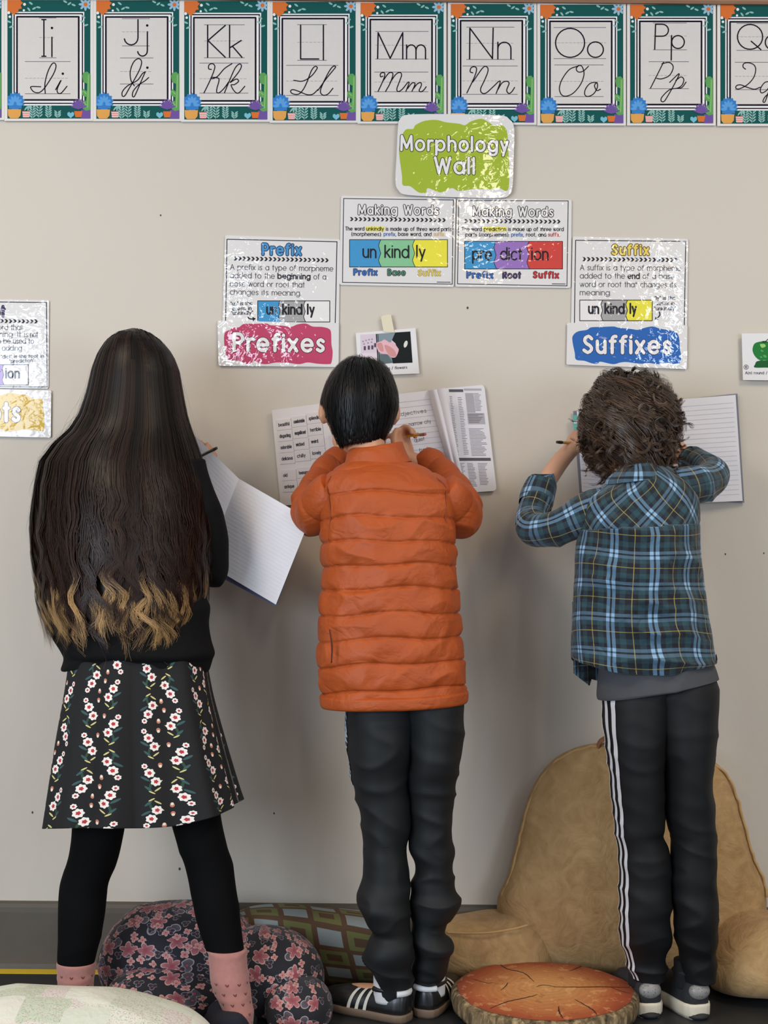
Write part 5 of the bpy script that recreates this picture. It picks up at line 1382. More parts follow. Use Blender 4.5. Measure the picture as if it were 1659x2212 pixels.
sh += hand_shapes(wl, P(1262, 940, .100), np.array((-.45, -.75, .5)), np.array((-.3, 0, -1.)), 1.05)
sh += hand_shapes(wr_, P(1440, 970, .088), np.array((0, -.95, .3)), np.array((0, 0, 1.)), .3)
for rows, ft in ((rowsL, (np.array((.599, -.305, .075)), np.array((.588, -.17, .045)))), (rowsR, (np.array((.700, -.308, .075)), np.array((.66, -.18, .045))))):
    c = np.array([P((a + b) / 2, y, d) for y, a, b, d, h in rows][1:]); rr = np.minimum([min((b - a) / 2 * S(d), h) * .72 for y, a, b, d, h in rows][1:], np.linspace(.068, .034, len(rows) - 1))
    sh.append(closed_tube(np.vstack([c, [ft[0]]]), list(rr) + [.028], 60, 16))
    sh.append(closed_tube([ft[0] - np.array((0, 0, .02)), (ft[0] + ft[1]) / 2 - np.array((0, 0, .008)), ft[1]], [(.024, .024), (.026, .022), (.02, .012)], 14, 12))
remesh_body('body', sh, SKIN_C, Cp)
eyes(Cp, hc, side, fwd, up_, *hs, mat('iris_hazel', rgb(70, 56, 34), .2))
pos, Ax = skull(hc, side, fwd, up_, hs)
def lim_c(n):
    x, y, z = n[..., 0], n[..., 1], n[..., 2]
    return np.where(((y > .5) & (z < .35)) | (z < -.90), -1.0, 1.0)
HAIR_C = m_hair('curly_brown_hair', rgb(48, 35, 27), rgb(84, 62, 44), .3, 1.0, .6, .42, rgb(98, 74, 54))
crown = (.05, -.25, .95)
G, (cr_, dirs, mx, az) = hair_cap(crown, lim_c, 40, 90, pos, 1.14)
G = G + grid_normals(G) * (SN(99, 14, 1, 3, (30, 30, 30))(G) * .004)[..., None]
hair = grid_obj('hair', G, HAIR_C, Cp, caps=(True, False), uv=np.full(G.shape[:2] + (2,), .3), label='thick curly brown hair')
V, q, U = scalp_strands(460, 24, cr_, dirs, mx, pos, Ax, 1.15, 1.04, 1.38, .00062, curlamp=.30, curln=12, over=.80, swirl=.1, clump=22, flick=.16, flat=True)
obj('hair_strands', V, q, HAIR_C, hair, uv=U, kind='stuff')
V, q, U = scalp_strands(420, 20, cr_, dirs, mx * .55, pos, Ax, .9, 1.12, 1.36, .0007, curlamp=.24, curln=12, over=.2, swirl=.5, clump=8, flick=.12, flat=True)
obj('crown_strands', V, q, HAIR_C, hair, uv=U, kind='stuff')
# loose ringlets standing off the sides and the nape
paths, outs, us = [], [], []
t = np.linspace(0, 1, 30)
k_ = 0
while k_ < 230:
    n0 = nrm(RNG.normal(size=3))
    if lim_c(n0) < 0 or (n0[1] > .25) or n0[2] > .45: continue
    k_ += 1
    p0 = pos(n0[None], np.array([1.22 + RNG.uniform(0, .14)]))[0]; o0 = nrm(n0 @ Ax)
    dn = nrm(np.array((0, 0, -1.)) * RNG.uniform(.4, 1.0) + o0 * RNG.uniform(.0, .5) + RNG.normal(0, .35, 3))
    e1 = nrm(np.cross(dn, RNG.normal(size=3))); e2 = np.cross(dn, e1)
    L = RNG.uniform(.030, .062); R0 = RNG.uniform(.005, .0125); turns = RNG.uniform(.8, 1.7); ph = RNG.uniform(0, 6.28); ul = RNG.uniform(0, 1)
    for j in range(10):
        rr = R0 * (1 + RNG.normal(0, .10)) * np.clip(t * 2.2, 0, 1); ps = ph + turns * 6.28 * t + RNG.normal(0, .10)
        path = p0 + RNG.normal(0, .0012, 3) + dn * (t * L)[:, None] + e1 * (rr * np.cos(ps))[:, None] + e2 * (rr * np.sin(ps))[:, None]
        paths.append(path); outs.append(np.repeat(o0[None], 30, 0)); us.append(np.clip(ul + RNG.normal(0, .1), 0, 1))
V, q, U = strand_geo(np.array(paths), np.full(len(paths), .00065), np.array(outs), uu=np.array(us), flat=True)
obj('ringlets', V, q, HAIR_C, hair, uv=U, kind='stuff')
# ------------------------------------------------------------------ notebooks and pencils
PAGE = mat('notebook_page', rgb(228, 225, 228), .8, .02, 40); PAGE2 = mat('page_cream', rgb(220, 212, 208), .8, .03, 40)
RULE = mat('rule_blue', rgb(188, 188, 202), .8); PENC = mat('pencil_mark', rgb(110, 104, 116), .8); TYPE = mat('type_black', rgb(52, 48, 56), .8)
GREYB = mat('grey_block', rgb(176, 172, 176), .8); DGRY = mat('dark_block', rgb(92, 86, 94), .8); COVER = mat('navy_cover', rgb(92, 96, 128), .6)

def page_sheet(root, name, c, dcor, nu=14, nv=14, bow=0.0, material=PAGE, thick=.004, lines=0, lm=(.06, .06), lmat=None, off=0.0, curl=None):
    """c: 4 photo corners TL,TR,BR,BL with depth dcor -> bowed sheet with thickness and ruled lines"""
    c = np.asarray(c, float); dc = np.asarray(dcor, float)
    def at(u, v, lift=0.0):
        u, v = np.asarray(u, float), np.asarray(v, float)
        w4 = np.stack([(1 - u) * (1 - v), u * (1 - v), u * v, (1 - u) * v], -1)
        xy = w4 @ c; d = w4 @ dc + bow * np.sin(np.pi * u) + off + lift
        if curl is not None: d = d + curl(u, v)
        return PP(xy[..., 0], xy[..., 1], d)
    U, V_ = np.meshgrid(np.linspace(0, 1, nu), np.linspace(0, 1, nv))
    G = at(U, V_)
    back = at(U, V_, -thick)
    n = nu * nv; idx = np.arange(n).reshape(nv, nu)
    q = np.stack([idx[:-1, :-1], idx[:-1, 1:], idx[1:, 1:], idx[1:, :-1]], -1).reshape(-1, 4)
    rim = np.concatenate([idx[0, :], idx[1:, -1], idx[-1, -2::-1], idx[-2:0:-1, 0]])
    rn = np.roll(rim, -1)
    F = [q[:, ::-1], q + n, np.stack([rim, rn, rn + n, rim + n], -1)]
    o = obj(name, np.vstack([G.reshape(-1, 3), back.reshape(-1, 3)]), F, material, root, smooth=False)
    if lines:
        VV, FF, k = [], [], 0
        uu = np.linspace(lm[0], 1 - lm[1], 12)
        for i in range(lines):
            v = (i + 1.6) / (lines + 2)
            a = at(uu, np.full(12, v - .0022), .0003); b = at(uu, np.full(12, v + .0022), .0003)
            VV += [a, b]; FF += [[k + j, k + j + 1, k + 12 + j + 1, k + 12 + j] for j in range(11)]; k += 24
        obj('ruled_lines', np.vstack(VV), FF, lmat or RULE, root, smooth=False)
    return at
class Sheet(Board):
    """print laid on a page given by an at(u,v) map; drawn in 0..1000 units"""
    def __init__(s, root, at): s.at, s.root, s.parts, s.count = at, root, {}, 0
    def w(s, pts, layer):
        p = np.asarray(pts, float) / 1000.0
        return s.at(p[:, 0], p[:, 1], .0003 + layer * .0004 * (.35 if layer < 3.5 else 1))

# child B's notebook: taped word cards left, handwriting in the middle, printed inside cover right
nb = empty('notebook', P(830, 1080, .02), 'open notebook with pasted word cards and a printed grammar cover, before the orange jacket', 'notebook', 'notebooks held to the wall')
at = page_sheet(nb, 'left_page', [(587, 886), (764, 862), (792, 1082), (606, 1092)], [.015, .022, .022, .015], material=PAGE2, bow=.006)
Sh = Sheet(nb, at)
words = [['beautiful', 'comfortable', 'splendid'], ['disgusting', 'magnificent', 'terrible'], ['adorable', 'wicked', 'weird'], ['delicious', 'chilly', 'lovely'], ['old', 'teenage', 'modern'], ['antique', 'recent', 'young']]
for i, row in enumerate(words):
    for j, wd in enumerate(row):
        x0, y0 = 40 + j * 185, 110 + i * 118 + (55 if i > 3 else 0) - j * 14
        at_c = lambda u, v, lift=0.0, x0=x0, y0=y0: at((x0 + u * 178) / 1000, (y0 + v * 108) / 1000, lift)
        U_, V_ = np.meshgrid([0, 1], [0, 1]); g = at_c(U_, V_, .0015).reshape(-1, 3); bk = at_c(U_, V_, .0002).reshape(-1, 3)
        obj('word_card', np.vstack([g, bk]), [[0, 2, 3, 1], [0, 1, 5, 4], [1, 3, 7, 5], [3, 2, 6, 7], [2, 0, 4, 6]], mat('word_card', rgb(216, 207, 202), .8, .02), nb, smooth=False)
        Sh.text('card_word#%d,%d' % (i, j), wd, x0 + 22, y0 + 68, x0 + 22 + min(135, 17 * len(wd)), y0 + 66, 32, 6, TYPE, 4)
for k, wd in enumerate(('large', 'hefty')):
    y0 = 330 + k * 150
    g = np.array([at(np.array(a) / 1000, np.array(b) / 1000, l) for l in (.0015, .0002) for a, b in ((640, y0), (860, y0), (640, y0 + 140), (860, y0 + 140))])
    obj('word_card', g, [[0, 2, 3, 1], [0, 1, 5, 4], [1, 3, 7, 5], [3, 2, 6, 7], [2, 0, 4, 6]], mat('word_card', rgb(216, 207, 202), .8, .02), nb, smooth=False)
    Sh.text('card_word#%s' % wd, wd, 690, y0 + 92, 810, y0 + 90, 46, 8, TYPE, 4)
Sh.build()
at = page_sheet(nb, 'right_page', [(764, 862), (938, 842), (1000, 1062), (792, 1082)], [.022, .026, .024, .022], lines=17, lmat=mat('rule_grey', rgb(188, 184, 198), .8))
Sh = Sheet(nb, at)
for wd, x0, x1, y in (('Adjectives', 480, 840, 215), ('narrow city', 600, 860, 320), ('huge', 590, 690, 425), ('quiet', 620, 740, 480), ('fresh', 650, 770, 580), ('round', 640, 760, 690)): Sh.text('handwriting#%s' % wd, wd, x0, y, x1, y - 10, 34, 4.2, PENC, 3)
Sh.build()
page_sheet(nb, 'turned_page', [(930, 843), (962, 838), (1006, 1066), (990, 1064)], [.028, .062, .050, .028], bow=.010, thick=.0012)
page_sheet(nb, 'turned_page', [(924, 844), (944, 841), (998, 1064), (985, 1063)], [.028, .055, .042, .028], bow=.012, thick=.0012)
cc = rounded([(958, 839), (1046, 831), (1073, 1060), (1000, 1065)], 9)
Bc = Board('', '', '', (0, 0), 1.0, .012, None, root=nb)
Bc.slab('inside_cover', cc, PAGE, .003)
q8 = lambda x, y: (750 + x * .217, 670 + y * .217)
def q8r(x0, y0, x1, y1, sk=.115): return [q8(x0 + (y0 - 780) * sk, y0), q8(x1 + (y0 - 780) * sk, y0), q8(x1 + (y1 - 780) * sk, y1), q8(x0 + (y1 - 780) * sk, y1)]
Bc.poly('header_bar', q8r(1010, 788, 1152, 815), DGRY); Bc.poly('header_bar#b', q8r(1160, 780, 1335, 800), GREYB)
Bc.poly('grey_panel', q8r(1168, 825, 1250, 1020), GREYB); Bc.poly('grey_panel#b', q8r(1165, 1025, 1335, 1135), GREYB)
Bc.poly('header_bar#c', q8r(1000, 1470, 1348, 1500), DGRY)
rr_ = random.Random(5)
def lines8(x0, x1, y0, y1, st, mt_):
    y = y0
    while y < y1:
        b = x1 - rr_.uniform(0, .35) * (x1 - x0); sk = (y - 780) * .115
        Bc.rib('text_column#%d,%d' % (x0, y0), [q8(x0 + sk, y), q8(b + sk, y)], 1.0, mt_, 2); y += st
FP = mat('fine_print', rgb(128, 122, 132), .8)
lines8(1010, 1040, 860, 1440, 17, FP); lines8(1090, 1135, 870, 1440, 17, FP); lines8(1255, 1325, 830, 1010, 14, FP); lines8(1175, 1320, 1035, 1130, 16, DGRY)
lines8(1165, 1330, 1180, 1450, 14, FP); lines8(1010, 1080, 1525, 1760, 15, FP); lines8(1110, 1190, 1525, 1760, 15, FP); lines8(1215, 1310, 1525, 1740, 15, FP)
Bc.build()

# child C's notebook
nc = empty('notebook', P(1410, 1085, .02), 'open white ruled notebook behind the curly hair, teal tab at its left edge', 'notebook', 'notebooks held to the wall')
page_sheet(nc, 'cover', [(1238, 888), (1593, 850), (1608, 1086), (1252, 1066)], [.010, .010, .010, .010], material=mat('dark_cover', rgb(120, 120, 130), .6), thick=.003)
page_sheet(nc, 'left_page', [(1246, 888), (1400, 868), (1415, 1076), (1257, 1062)], [.016, .024, .024, .016], bow=.008, lines=20, lm=(.02, .02))
page_sheet(nc, 'right_page', [(1400, 868), (1589, 853), (1604, 1082), (1415, 1090)], [.024, .016, .016, .024], bow=.008, lines=20, lm=(.02, .03))
Bt = Board('', '', '', (0, 0), 1.0, .022, None, root=nc)
TEAL = mat('teal_tab', rgb(96, 176, 164), .6); Bt.slab('index_tab', [(1237, 898), (1246, 896), (1250, 930), (1240, 932)], TEAL, .002); Bt.poly('index_tab#b', [(1239, 908), (1251, 906), (1253, 914), (1240, 915)], mat('white_tab2', rgb(220, 224, 222), .6), 3)
Bt.build()

# child A's notebook, tilted, its lower corner standing well off the wall
na_ = empty('notebook', P(560, 1290, .16), 'open blank notebook tilted clockwise between the black and the orange sleeves', 'notebook', 'notebooks held to the wall')
page_sheet(na_, 'back_cover', [(512, 1042), (667, 1126), (596, 1310), (440, 1228)], [.155, .262, .242, .14], material=COVER, thick=.003, bow=.01)
at = page_sheet(na_, 'right_page', [(516, 1034), (669, 1122), (596, 1306), (444, 1216)], [.170, .285, .265, .155], nu=24, bow=.012, thick=.012, lines=22, lm=(.04, .03), lmat=mat('rule_pale', rgb(217, 215, 221), .8))
page_sheet(na_, 'left_page', [(408, 928), (516, 1034), (444, 1216), (336, 1110)], [.090, .170, .155, .070], nu=24, bow=.022, thick=.010, lines=22, lm=(.04, .06), lmat=mat('rule_pale', rgb(217, 215, 221), .8))

YB = mat('pencil_yellow', rgb(226, 170, 62), .4, .05, coat=.3); WD = mat('pencil_wood', rgb(214, 172, 120), .7); FE = mat('ferrule', rgb(150, 140, 110), .35, metal=.8); ER = mat('eraser_pink', rgb(176, 96, 96), .8); LD = mat('graphite', rgb(40, 40, 44), .5)
DKB = mat('pencil_dark', rgb(52, 32, 26), .4, .1, coat=.3); BLKE = mat('pencil_end', rgb(44, 36, 30), .6)
make_pencil('yellow pencil with pink eraser in the hand beside the black-haired head', P(838, 946, .030), P(919, 938, .150), .0038, YB, WD, FE, ER, LD)
make_pencil('dark brown pencil beside the long dark hair', P(404, 1000, .115), P(468, 968, .190), .0038, DKB, WD, DKB, BLKE, LD)
make_pencil('yellow and black striped pencil in the raised hand beside the curly hair', P(1300, 962, .030), P(1203, 955, .168), .0036, YB, WD, BLKE, BLKE, LD)

# ------------------------------------------------------------------ floor cushions
def puff(root, name, outline, dmid, thick, material, nr=26, nt_=120, p=2.2, seed=None, amp=.004, an=(14, 14, 14), tilt=0.0, backk=.5, flat=None, label=None):
    """stuffed shape: photo outline -> front and back bulging from a seam"""
    o = cr(outline, nt_, True); c = o.mean(0)
    rr = np.sin(np.linspace(0.02, 1, nr) * np.pi / 2)
    X_ = c[0] + (o[:, 0] - c[0])[None] * rr[:, None]; Y_ = c[1] + (o[:, 1] - c[1])[None] * rr[:, None]
    h = np.sqrt(np.clip(1 - rr ** p, 0, 1))[:, None] * np.ones(nt_)[None]
    dm = dmid + tilt * (Y_ - c[1]) / 200.0
    front = PP(X_, Y_, dm + thick * h); bk = PP(X_, Y_, dm - thick * backk * h)
    if seed is not None:
        f = 1 - 2 * np.abs(np.tanh(SN(seed, 14, 1, 2.6, an)(front)))
        front[..., 1] -= amp * f * np.minimum(1, h * 2) * (0.25 + rr[:, None] ** 2)
    uv = np.stack([front[..., 0], front[..., 2]], -1)
    G = np.concatenate([front, bk[::-1][1:]], 0); uv = np.concatenate([uv, uv[::-1][1:]], 0)
    ob = grid_obj(name, G, material, root, uv=uv, label=label)
    return ob, PP(o[:, 0], o[:, 1], dmid + tilt * (o[:, 1] - c[1]) / 200.0)
def blob3(root, name, c, ax, material, nv=60, nu=90, seed=1, amp=.006, an=(14, 14, 14), e=.85, uvk=1.0, label=None, floor=None, uvmode='front'):
    ph = np.linspace(0.02, np.pi - .02, nv); th = np.linspace(0, 2 * np.pi, nu, endpoint=False)
    sg = lambda v: np.sign(v) * np.abs(v) ** e
    n = np.stack([sg(np.sin(ph))[:, None] * sg(np.cos(th))[None], sg(np.sin(ph))[:, None] * sg(np.sin(th))[None], sg(np.cos(ph))[:, None] * np.ones(nu)[None]], -1)
    G = np.asarray(c) + n @ np.asarray(ax, float)
    f = 1 - 2 * np.abs(np.tanh(SN(seed, 14, 1, 2.6, an)(G)))
    nn = n / (np.linalg.norm(n, axis=2)[..., None] + 1e-9)
    G = G + nn * (amp * f)[..., None]
    if floor is not None: G[..., 2] = np.maximum(G[..., 2], floor)
    Rm = np.linalg.norm(np.asarray(ax, float), axis=1).mean()
    if uvmode == 'front':
        al_ = np.arccos(np.clip(-nn[..., 1], -1, 1)); q_ = np.hypot(nn[..., 0], nn[..., 2]) + 1e-6
        uv = np.stack([nn[..., 0] / q_ * al_ * Rm + c[0], nn[..., 2] / q_ * al_ * Rm + c[2]], -1) * uvk
    elif uvmode == 'roll':
        uv = np.stack([G[..., 0], np.arctan2(G[..., 2] - c[2], -(G[..., 1] - c[1])) * .095], -1)
    else: uv = np.stack([G[..., 0], -G[..., 1] * .9 + G[..., 2] * .5], -1)
    return grid_obj(name, G, material, root, uv=uv, label=label)

# tan microsuede backrest
def m_suede():
    mt, nt, b = newmat('tan_microsuede'); c = coords(nt)
    f = noise(nt, c, 6, 4, .6, 1.0) + (noise(nt, c, 17, 3, .6, 2.0) - .5) * 1.2
    nt.links.new(mixc(nt, f, rgb(148, 112, 66), rgb(194, 158, 108)), b.inputs['Base Color'])
    b.inputs['Roughness'].default_value = .85; b.inputs['Sheen Weight'].default_value = .08
    nt.links.new(bump(nt, noise(nt, c, 16, 4, .6, 1.2), .5, .012), b.inputs['Normal'])
    return mt
SUEDE = m_suede()
bk_ = empty('backrest_pillow', (P(1367, 2100, .1)[0], -.1, 0), 'big tan suede backrest pillow with arms, behind the striped track trousers', 'cushion')
outl = [(1300, 1604), (1240, 1616), (1190, 1645), (1150, 1700), (1128, 1765), (1112, 1830), (1096, 1890), (1075, 1940), (1080, 2000), (1120, 2080), (1200, 2106), (1370, 2112), (1520, 2108), (1600, 2085), (1648, 2010), (1655, 1920), (1628, 1850), (1608, 1780), (1590, 1715), (1560, 1660), (1500, 1622), (1400, 1602)]
body_, seam = puff(bk_, 'back_panel', outl, .060, .095, SUEDE, seed=111, amp=.006, an=(11, 11, 11), p=3.0, tilt=.012, backk=.55)
sm = np.array(seam); ctr = sm.mean(0)
sm2 = ctr + (sm - ctr) * np.array((.985, 1, .988)); sm2[:, 1] -= .026; sm2 = sm2 + RNG.normal(0, .0012, sm2.shape)
keep = sm2[:, 2] > .20
pp_ = sm2[keep]
roll = np.argmax(np.linalg.norm(np.diff(np.vstack([pp_, pp_[:1]]), axis=0), axis=1)) + 1
pp_ = np.roll(pp_, -roll, 0)
grid_obj('piping', tube(pp_, np.full(len(pp_), .0035), 160, 8), mat('tan_piping', rgb(190, 154, 100), .8), body_)
grid_obj('handle', tube([P(1290, 1622, .07), P(1298, 1600, .075), P(1330, 1588, .078), P(1370, 1588, .078), P(1396, 1600, .075), P(1402, 1622, .07)], [(.012, .004)] * 6, 40, 12), mat('brown_handle', rgb(140, 92, 58), .7), bk_)
al = blob3(bk_, 'arm', P(1062, 2048, .100), [(.135, 0.01, .0), (0, .085, 0), (-.02, 0, .080)], SUEDE, seed=113, amp=.007, an=(12, 12, 12), e=.68, floor=.003)
ar = blob3(bk_, 'arm', P(1645, 2060, .17), [(.120, -.02, 0), (0, .14, 0), (.03, 0, .092)], SUEDE, seed=114, amp=.007, an=(12, 12, 12), e=.72, floor=.003)
grid_obj('seam_piping', tube([P(965, 2014, .170), P(1010, 2016, .183), P(1060, 2014, .188), P(1110, 2006, .183), P(1140, 1998, .172)], np.full(5, .0028), 40, 8), mat('tan_piping', rgb(206, 172, 118), .8), al)

# round wood-slice floor cushion
def m_wood():
    mt, nt, b = newmat('wood_slice_print'); x, y, z = sep(nt, coords(nt, 'UV'))
    n1 = noise(nt, coords(nt, 'UV'), 9, 4)
    r0 = (x * x + y * y).sqrt() + (n1 - .5) * .05
    rr_ = nt.nodes.new('ShaderNodeValToRGB'); nt.links.new((r0 * 4.8).k, rr_.inputs[0])
    el = rr_.color_ramp.elements; el[0].position = 0; el[0].color = rgb(206, 148, 88); el[1].position = 1; el[1].color = rgb(112, 52, 30)
    for p_, c_ in ((.35, rgb(200, 138, 80)), (.62, rgb(190, 116, 64)), (.80, rgb(172, 84, 44)), (.92, rgb(148, 64, 36))):
        e = el.new(p_); e.color = c_
    ring = (r0 * 420 + n1 * 6).sin() * .5 + .5
    n2 = noise(nt, coords(nt, 'UV'), 26, 5, .65)
    c = mixc(nt, ring * .16, rr_.outputs[0], rgb(120, 66, 36)); c = mixc(nt, n2.gt(.58) * .30, c, rgb(238, 186, 124)); c = mixc(nt, n2.lt(.40) * .35, c, rgb(130, 66, 34))
    nt.links.new(c, b.inputs['Base Color']); b.inputs['Roughness'].default_value = .75
    return mt
def m_bark():
    mt, nt, b = newmat('bark_print'); c = scalev(nt, coords(nt), (1, 1, .25)); f = noise(nt, c, 70, 5, .65, .5)
    r = nt.nodes.new('ShaderNodeValToRGB'); nt.links.new(f.k, r.inputs[0]); e = r.color_ramp.elements
    e[0].position = .32; e[0].color = rgb(44, 34, 24); e[1].position = .68; e[1].color = rgb(176, 152, 112); q = e.new(.5); q.color = rgb(112, 92, 62)
    nt.links.new(r.outputs[0], b.inputs['Base Color']); b.inputs['Roughness'].default_value = .85
    return mt
wc = P(1175, 2150, .335); wc = np.array((wc[0], -.345, 0))
ws = empty('wood_slice_cushion', wc, 'round floor cushion printed like a sawn log slice with bark rim', 'cushion')
RX, RY, TH = .2085, .190, .046
tiltf = lambda y: (y + .345 + RY) * .062         # rests on the pillow edge at the back
th = np.linspace(0, 2 * np.pi, 200, endpoint=False)
wob = 1 + .012 * np.sin(3 * th + 1) + .008 * np.sin(7 * th) + .005 * np.sin(17 * th + 2)
def disc_ring(k, z):
    x = wc[0] + RX * k * wob * np.cos(th); y = wc[1] + RY * k * wob * np.sin(th)
    return np.stack([x, y, z + tiltf(y)], -1)
side_r = []
rid = 1 + .012 * np.abs(np.sin(th * 46 + 2 * np.sin(th * 5)))
for k, z in ((.93, 0.0), (.985, .004), (1.0, .014), (1.0, .030), (.985, .040), (.955, .0445), (.93, .0455)):
    side_r.append(disc_ring(k * (1 + (rid - 1) * (1 if .96 < k else .3)), np.full(200, z)))
grid_obj('bark_rim', np.array(side_r), m_bark(), ws, caps=(True, False))
top = np.array([disc_ring(k, np.full(200, .0455 + .006 * (1 - k * k))) for k in np.linspace(.02, .945, 30)])
uv = np.stack([top[..., 0] - wc[0], top[..., 1] - wc[1]], -1)
grid_obj('top_print', top, m_wood(), ws, uv=uv, caps=(True, False))
CRK = mat('crack_dark', rgb(46, 24, 14), .9)
def on_top(x, y, lift=.0006):
    k2 = (x / RX) ** 2 + (y / RY) ** 2
    return np.stack([wc[0] + x, wc[1] + y, .0455 + .006 * (1 - k2) + tiltf(wc[1] + y) + lift], -1)
for pts, w_ in (([(-.09, .165), (-.075, .125), (-.05, .105), (-.035, .085), (-.02, .03)], .0035), ([(.07, .11), (.10, .15), (.115, .17)], .0028), ([(.02, .0), (.08, .004), (.15, .012), (.20, .015)], .0042), ([(-.13, -.12), (-.09, -.085), (-.04, -.06), (-.02, -.045)], .0034), ([(.06, -.07), (.09, -.12), (.10, -.155)], .0028), ([(.02, -.11), (.018, -.14), (.022, -.172)], .0032), ([(-.10, -.02), (-.085, .01), (-.08, .03)], .0022), ([(-.02, .0), (.0, .012), (.03, .0)], .0022), ([(.15, .012), (.17, -.01), (.19, -.02)], .002), ([(-.16, .06), (-.13, .03), (-.11, .03)], .002)):
    p = cr(np.array(pts), 24); p = p + RNG.normal(0, .0005, p.shape)
    t_ = np.gradient(p, axis=0); t_ /= np.hypot(t_[:, 0], t_[:, 1])[:, None]; nn = np.stack([-t_[:, 1], t_[:, 0]], -1)
    wv = w_ * (np.sin(np.linspace(.25, np.pi - .1, 24)) ** .7)[:, None] * .5
    k_ = (p[:, 0] / RX) ** 2 + (p[:, 1] / RY) ** 2; sc_ = np.where(k_ > .88, np.sqrt(.88 / k_), 1)[:, None]
    a_, b_ = (p + nn * wv) * sc_, (p - nn * wv) * sc_
    grid_obj('crack', np.array([on_top(a_[:, 0], a_[:, 1]), on_top(b_[:, 0], b_[:, 1])]), CRK, ws, closed=False)

# black floral cushion
def m_floral():
    mt, nt, b = newmat('floral_print'); uvk = coords(nt, 'UV')
    wob = noise(nt, uvk, 28, 2, .5, 0, True)
    ad = nt.nodes.new('ShaderNodeVectorMath'); ad.operation = 'MULTIPLY_ADD'; nt.links.new(wob, ad.inputs[0]); ad.inputs[1].default_value = (.013, .013, 0); nt.links.new(uvk, ad.inputs[2])
    base = mixc(nt, noise(nt, uvk, 90, 3), rgb(18, 17, 24), rgb(28, 26, 36))
    cur = base
    def layer(cur, scale, off, R, npet, colA, colB, line, thr):
        mp = nt.nodes.new('ShaderNodeMapping'); nt.links.new(ad.outputs[0], mp.inputs[0]); mp.inputs['Scale'].default_value = (scale, scale, 0); mp.inputs['Location'].default_value = off
        vo = nt.nodes.new('ShaderNodeTexVoronoi'); vo.voronoi_dimensions = '2D'; vo.inputs['Scale'].default_value = 1.0; vo.inputs['Randomness'].default_value = .85
        nt.links.new(mp.outputs[0], vo.inputs['Vector'])
        px_, py_, _ = sep(nt, mp.outputs[0]); qx, qy, _ = sep(nt, vo.outputs['Position'])
        cr1, cg1, cb1 = sep(nt, vo.outputs['Color'])
        dx, dy = px_ - qx, py_ - qy
        r = (dx * dx + dy * dy).sqrt(); an = dy.atan2(dx)
        pet = ((an * npet + cr1 * 6.28).cos() * .5 + .5)
        edge = r - (pet.sqrt() * .55 + .45) * R
        on = cr1.gt(thr)
        inside = edge.lt(0.0) * on; rim = band(edge, -.045, 0.012) * on
        shade = noise(nt, uvk, 120, 3)
        c = mixc(nt, inside, cur, mixc(nt, (r / R) * .8 + (shade - .5) * .5, colA, colB))
        c = mixc(nt, rim * .75, c, line)
        c = mixc(nt, r.lt(R * .16) * on, c, rgb(150, 60, 74))
        return c
    cur = layer(cur, 24, (1.7, .4, 0), .42, 2, rgb(62, 56, 66), rgb(96, 88, 96), rgb(176, 164, 164), .45)
    cur = layer(cur, 36, (.2, 3.1, 0), .38, 3, rgb(30, 30, 40), rgb(44, 42, 54), rgb(150, 140, 146), .5)
    cur = layer(cur, 20, (.6, .9, 0), .44, 5, rgb(132, 62, 72), rgb(176, 112, 114), rgb(206, 160, 154), .40)
    cur = layer(cur, 42, (4.6, 2.9, 0), .40, 4, rgb(176, 108, 108), rgb(206, 150, 140), rgb(214, 176, 166), .62)
    nt.links.new(cur, b.inputs['Base Color']); b.inputs['Roughness'].default_value = .8; b.inputs['Sheen Weight'].default_value = .1
    return mt
FLO = m_floral()
fc = empty('floral_cushion', (P(420, 2150, .28)[0], -.26, 0), 'rounded black cushion with pink flowers, under the flowered skirt', 'cushion')
blob3(fc, 'back_lobe', P(395, 2085, .22), [(.190, .0, .0), (0, .155, 0), (0, -.02, .150)], FLO, 80, 120, 121, .007, (9, 9, 9), .9, floor=.003)
blob3(fc, 'side_lobe', P(578, 2110, .25), [(.125, .02, -.02), (-.02, .17, 0), (.02, -.02, .118)], FLO, 70, 110, 123, .006, (10, 10, 10), .9, floor=.003)
blob3(fc, 'front_lobe', P(362, 2158, .34), [(.135, .02, .0), (0, .09, 0), (0, 0, .085)], FLO, 60, 100, 124, .006, (10, 10, 10), .9, floor=.003)
al = blob3(fc, 'arm_lobe', P(645, 2175, .40), [(.070, .02, 0), (-.02, .10, 0), (0, 0, .062)], FLO, 50, 80, 125, .004, (12, 12, 12), .9, floor=.003)

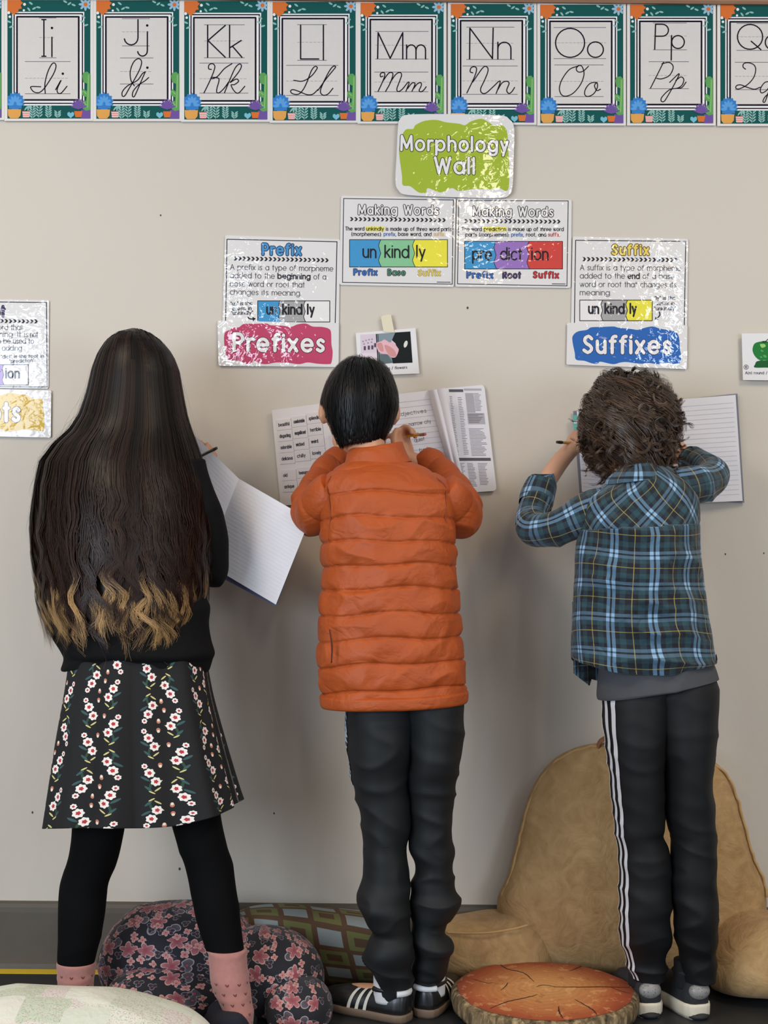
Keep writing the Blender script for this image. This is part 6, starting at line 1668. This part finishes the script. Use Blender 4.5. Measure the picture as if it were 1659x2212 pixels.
# retro squares cushion
def m_squares():
    mt, nt, b = newmat('retro_squares'); u0, v0, _ = sep(nt, coords(nt, 'UV'))
    u = u0 * .97 + v0 * .22; v = v0 * .97 - u0 * -.12
    T = .070
    i, j = (u / T).floor(), (v / (T * .62)).floor(); par = (i + j).mod(2.0)
    fx, fy = (u / T).mod(1.0), (v / (T * .62)).mod(1.0)
    box = band(fx, .06, .94) * band(fy, .08, .92); inn = band(fx, .26, .74) * band(fy, .30, .70); mid = band(fx, .12, .88) * band(fy, .16, .84)
    wv = noise(nt, coords(nt, 'UV'), 500, 2)
    c = mixc(nt, wv, rgb(92, 66, 46), rgb(104, 76, 54))
    c = mixc(nt, box * par, c, rgb(114, 114, 66)); c = mixc(nt, inn * par, c, rgb(94, 70, 48))
    c = mixc(nt, mid * (1 - par), c, rgb(146, 154, 152))
    nt.links.new(c, b.inputs['Base Color']); b.inputs['Roughness'].default_value = .9
    nt.links.new(bump(nt, wv, .2, .0008), b.inputs['Normal'])
    return mt
sq = empty('patterned_cushion', (P(690, 2090, .1)[0], -.09, 0), 'long cushion with olive, brown and pale blue squares, behind the dark trousers', 'cushion')
blob3(sq, 'cover', P(690, 2040, .105), [(.215, 0, -.012), (0, .085, 0), (0, -.03, .090)], m_squares(), 70, 140, 131, .004, (9, 9, 9), .55, floor=.003, uvmode='roll')

# white patchwork quilt cushion in the foreground
def m_quilt():
    mt, nt, b = newmat('patchwork_quilt'); u, v, _ = sep(nt, coords(nt, 'UV')); c0 = coords(nt, 'UV')
    br = nt.nodes.new('ShaderNodeTexVoronoi'); br.feature = 'F1'; br.distance = 'CHEBYCHEV'; nt.links.new(c0, br.inputs['Vector']); br.inputs['Scale'].default_value = 12; br.inputs['Randomness'].default_value = .55
    r1, g1, b1 = sep(nt, br.outputs['Color'])
    sprig = noise(nt, c0, 260, 3, .6).gt(.56) * r1.gt(.45)
    c = mixc(nt, g1.gt(.6), rgb(226, 225, 212), rgb(216, 220, 204)); c = mixc(nt, b1.gt(.72), c, rgb(226, 216, 210)); c = mixc(nt, g1.lt(.14), c, rgb(204, 211, 190))
    c = mixc(nt, sprig * .55, c, mixc(nt, noise(nt, c0, 90, 2).gt(.5), rgb(138, 148, 122), rgb(190, 140, 136)))
    nt.links.new(c, b.inputs['Base Color']); b.inputs['Roughness'].default_value = .9
    nt.links.new(bump(nt, noise(nt, c0, 45, 4, .6, .5) + X(nt, br.outputs['Distance']) * .6, .5, .006), b.inputs['Normal'])
    return mt
ql = empty('quilted_cushion', (P(130, 2230, .78)[0], -.78, 0), 'white patchwork quilted cushion in the bottom left corner', 'cushion')
blob3(ql, 'cover', (P(120, 2200, .78)[0], -.78, .084), [(.315, 0, -.01), (0, .20, 0), (0, 0, .084)], m_quilt(), 70, 130, 141, .005, (10, 10, 10), .95, floor=.003, uvmode='top')
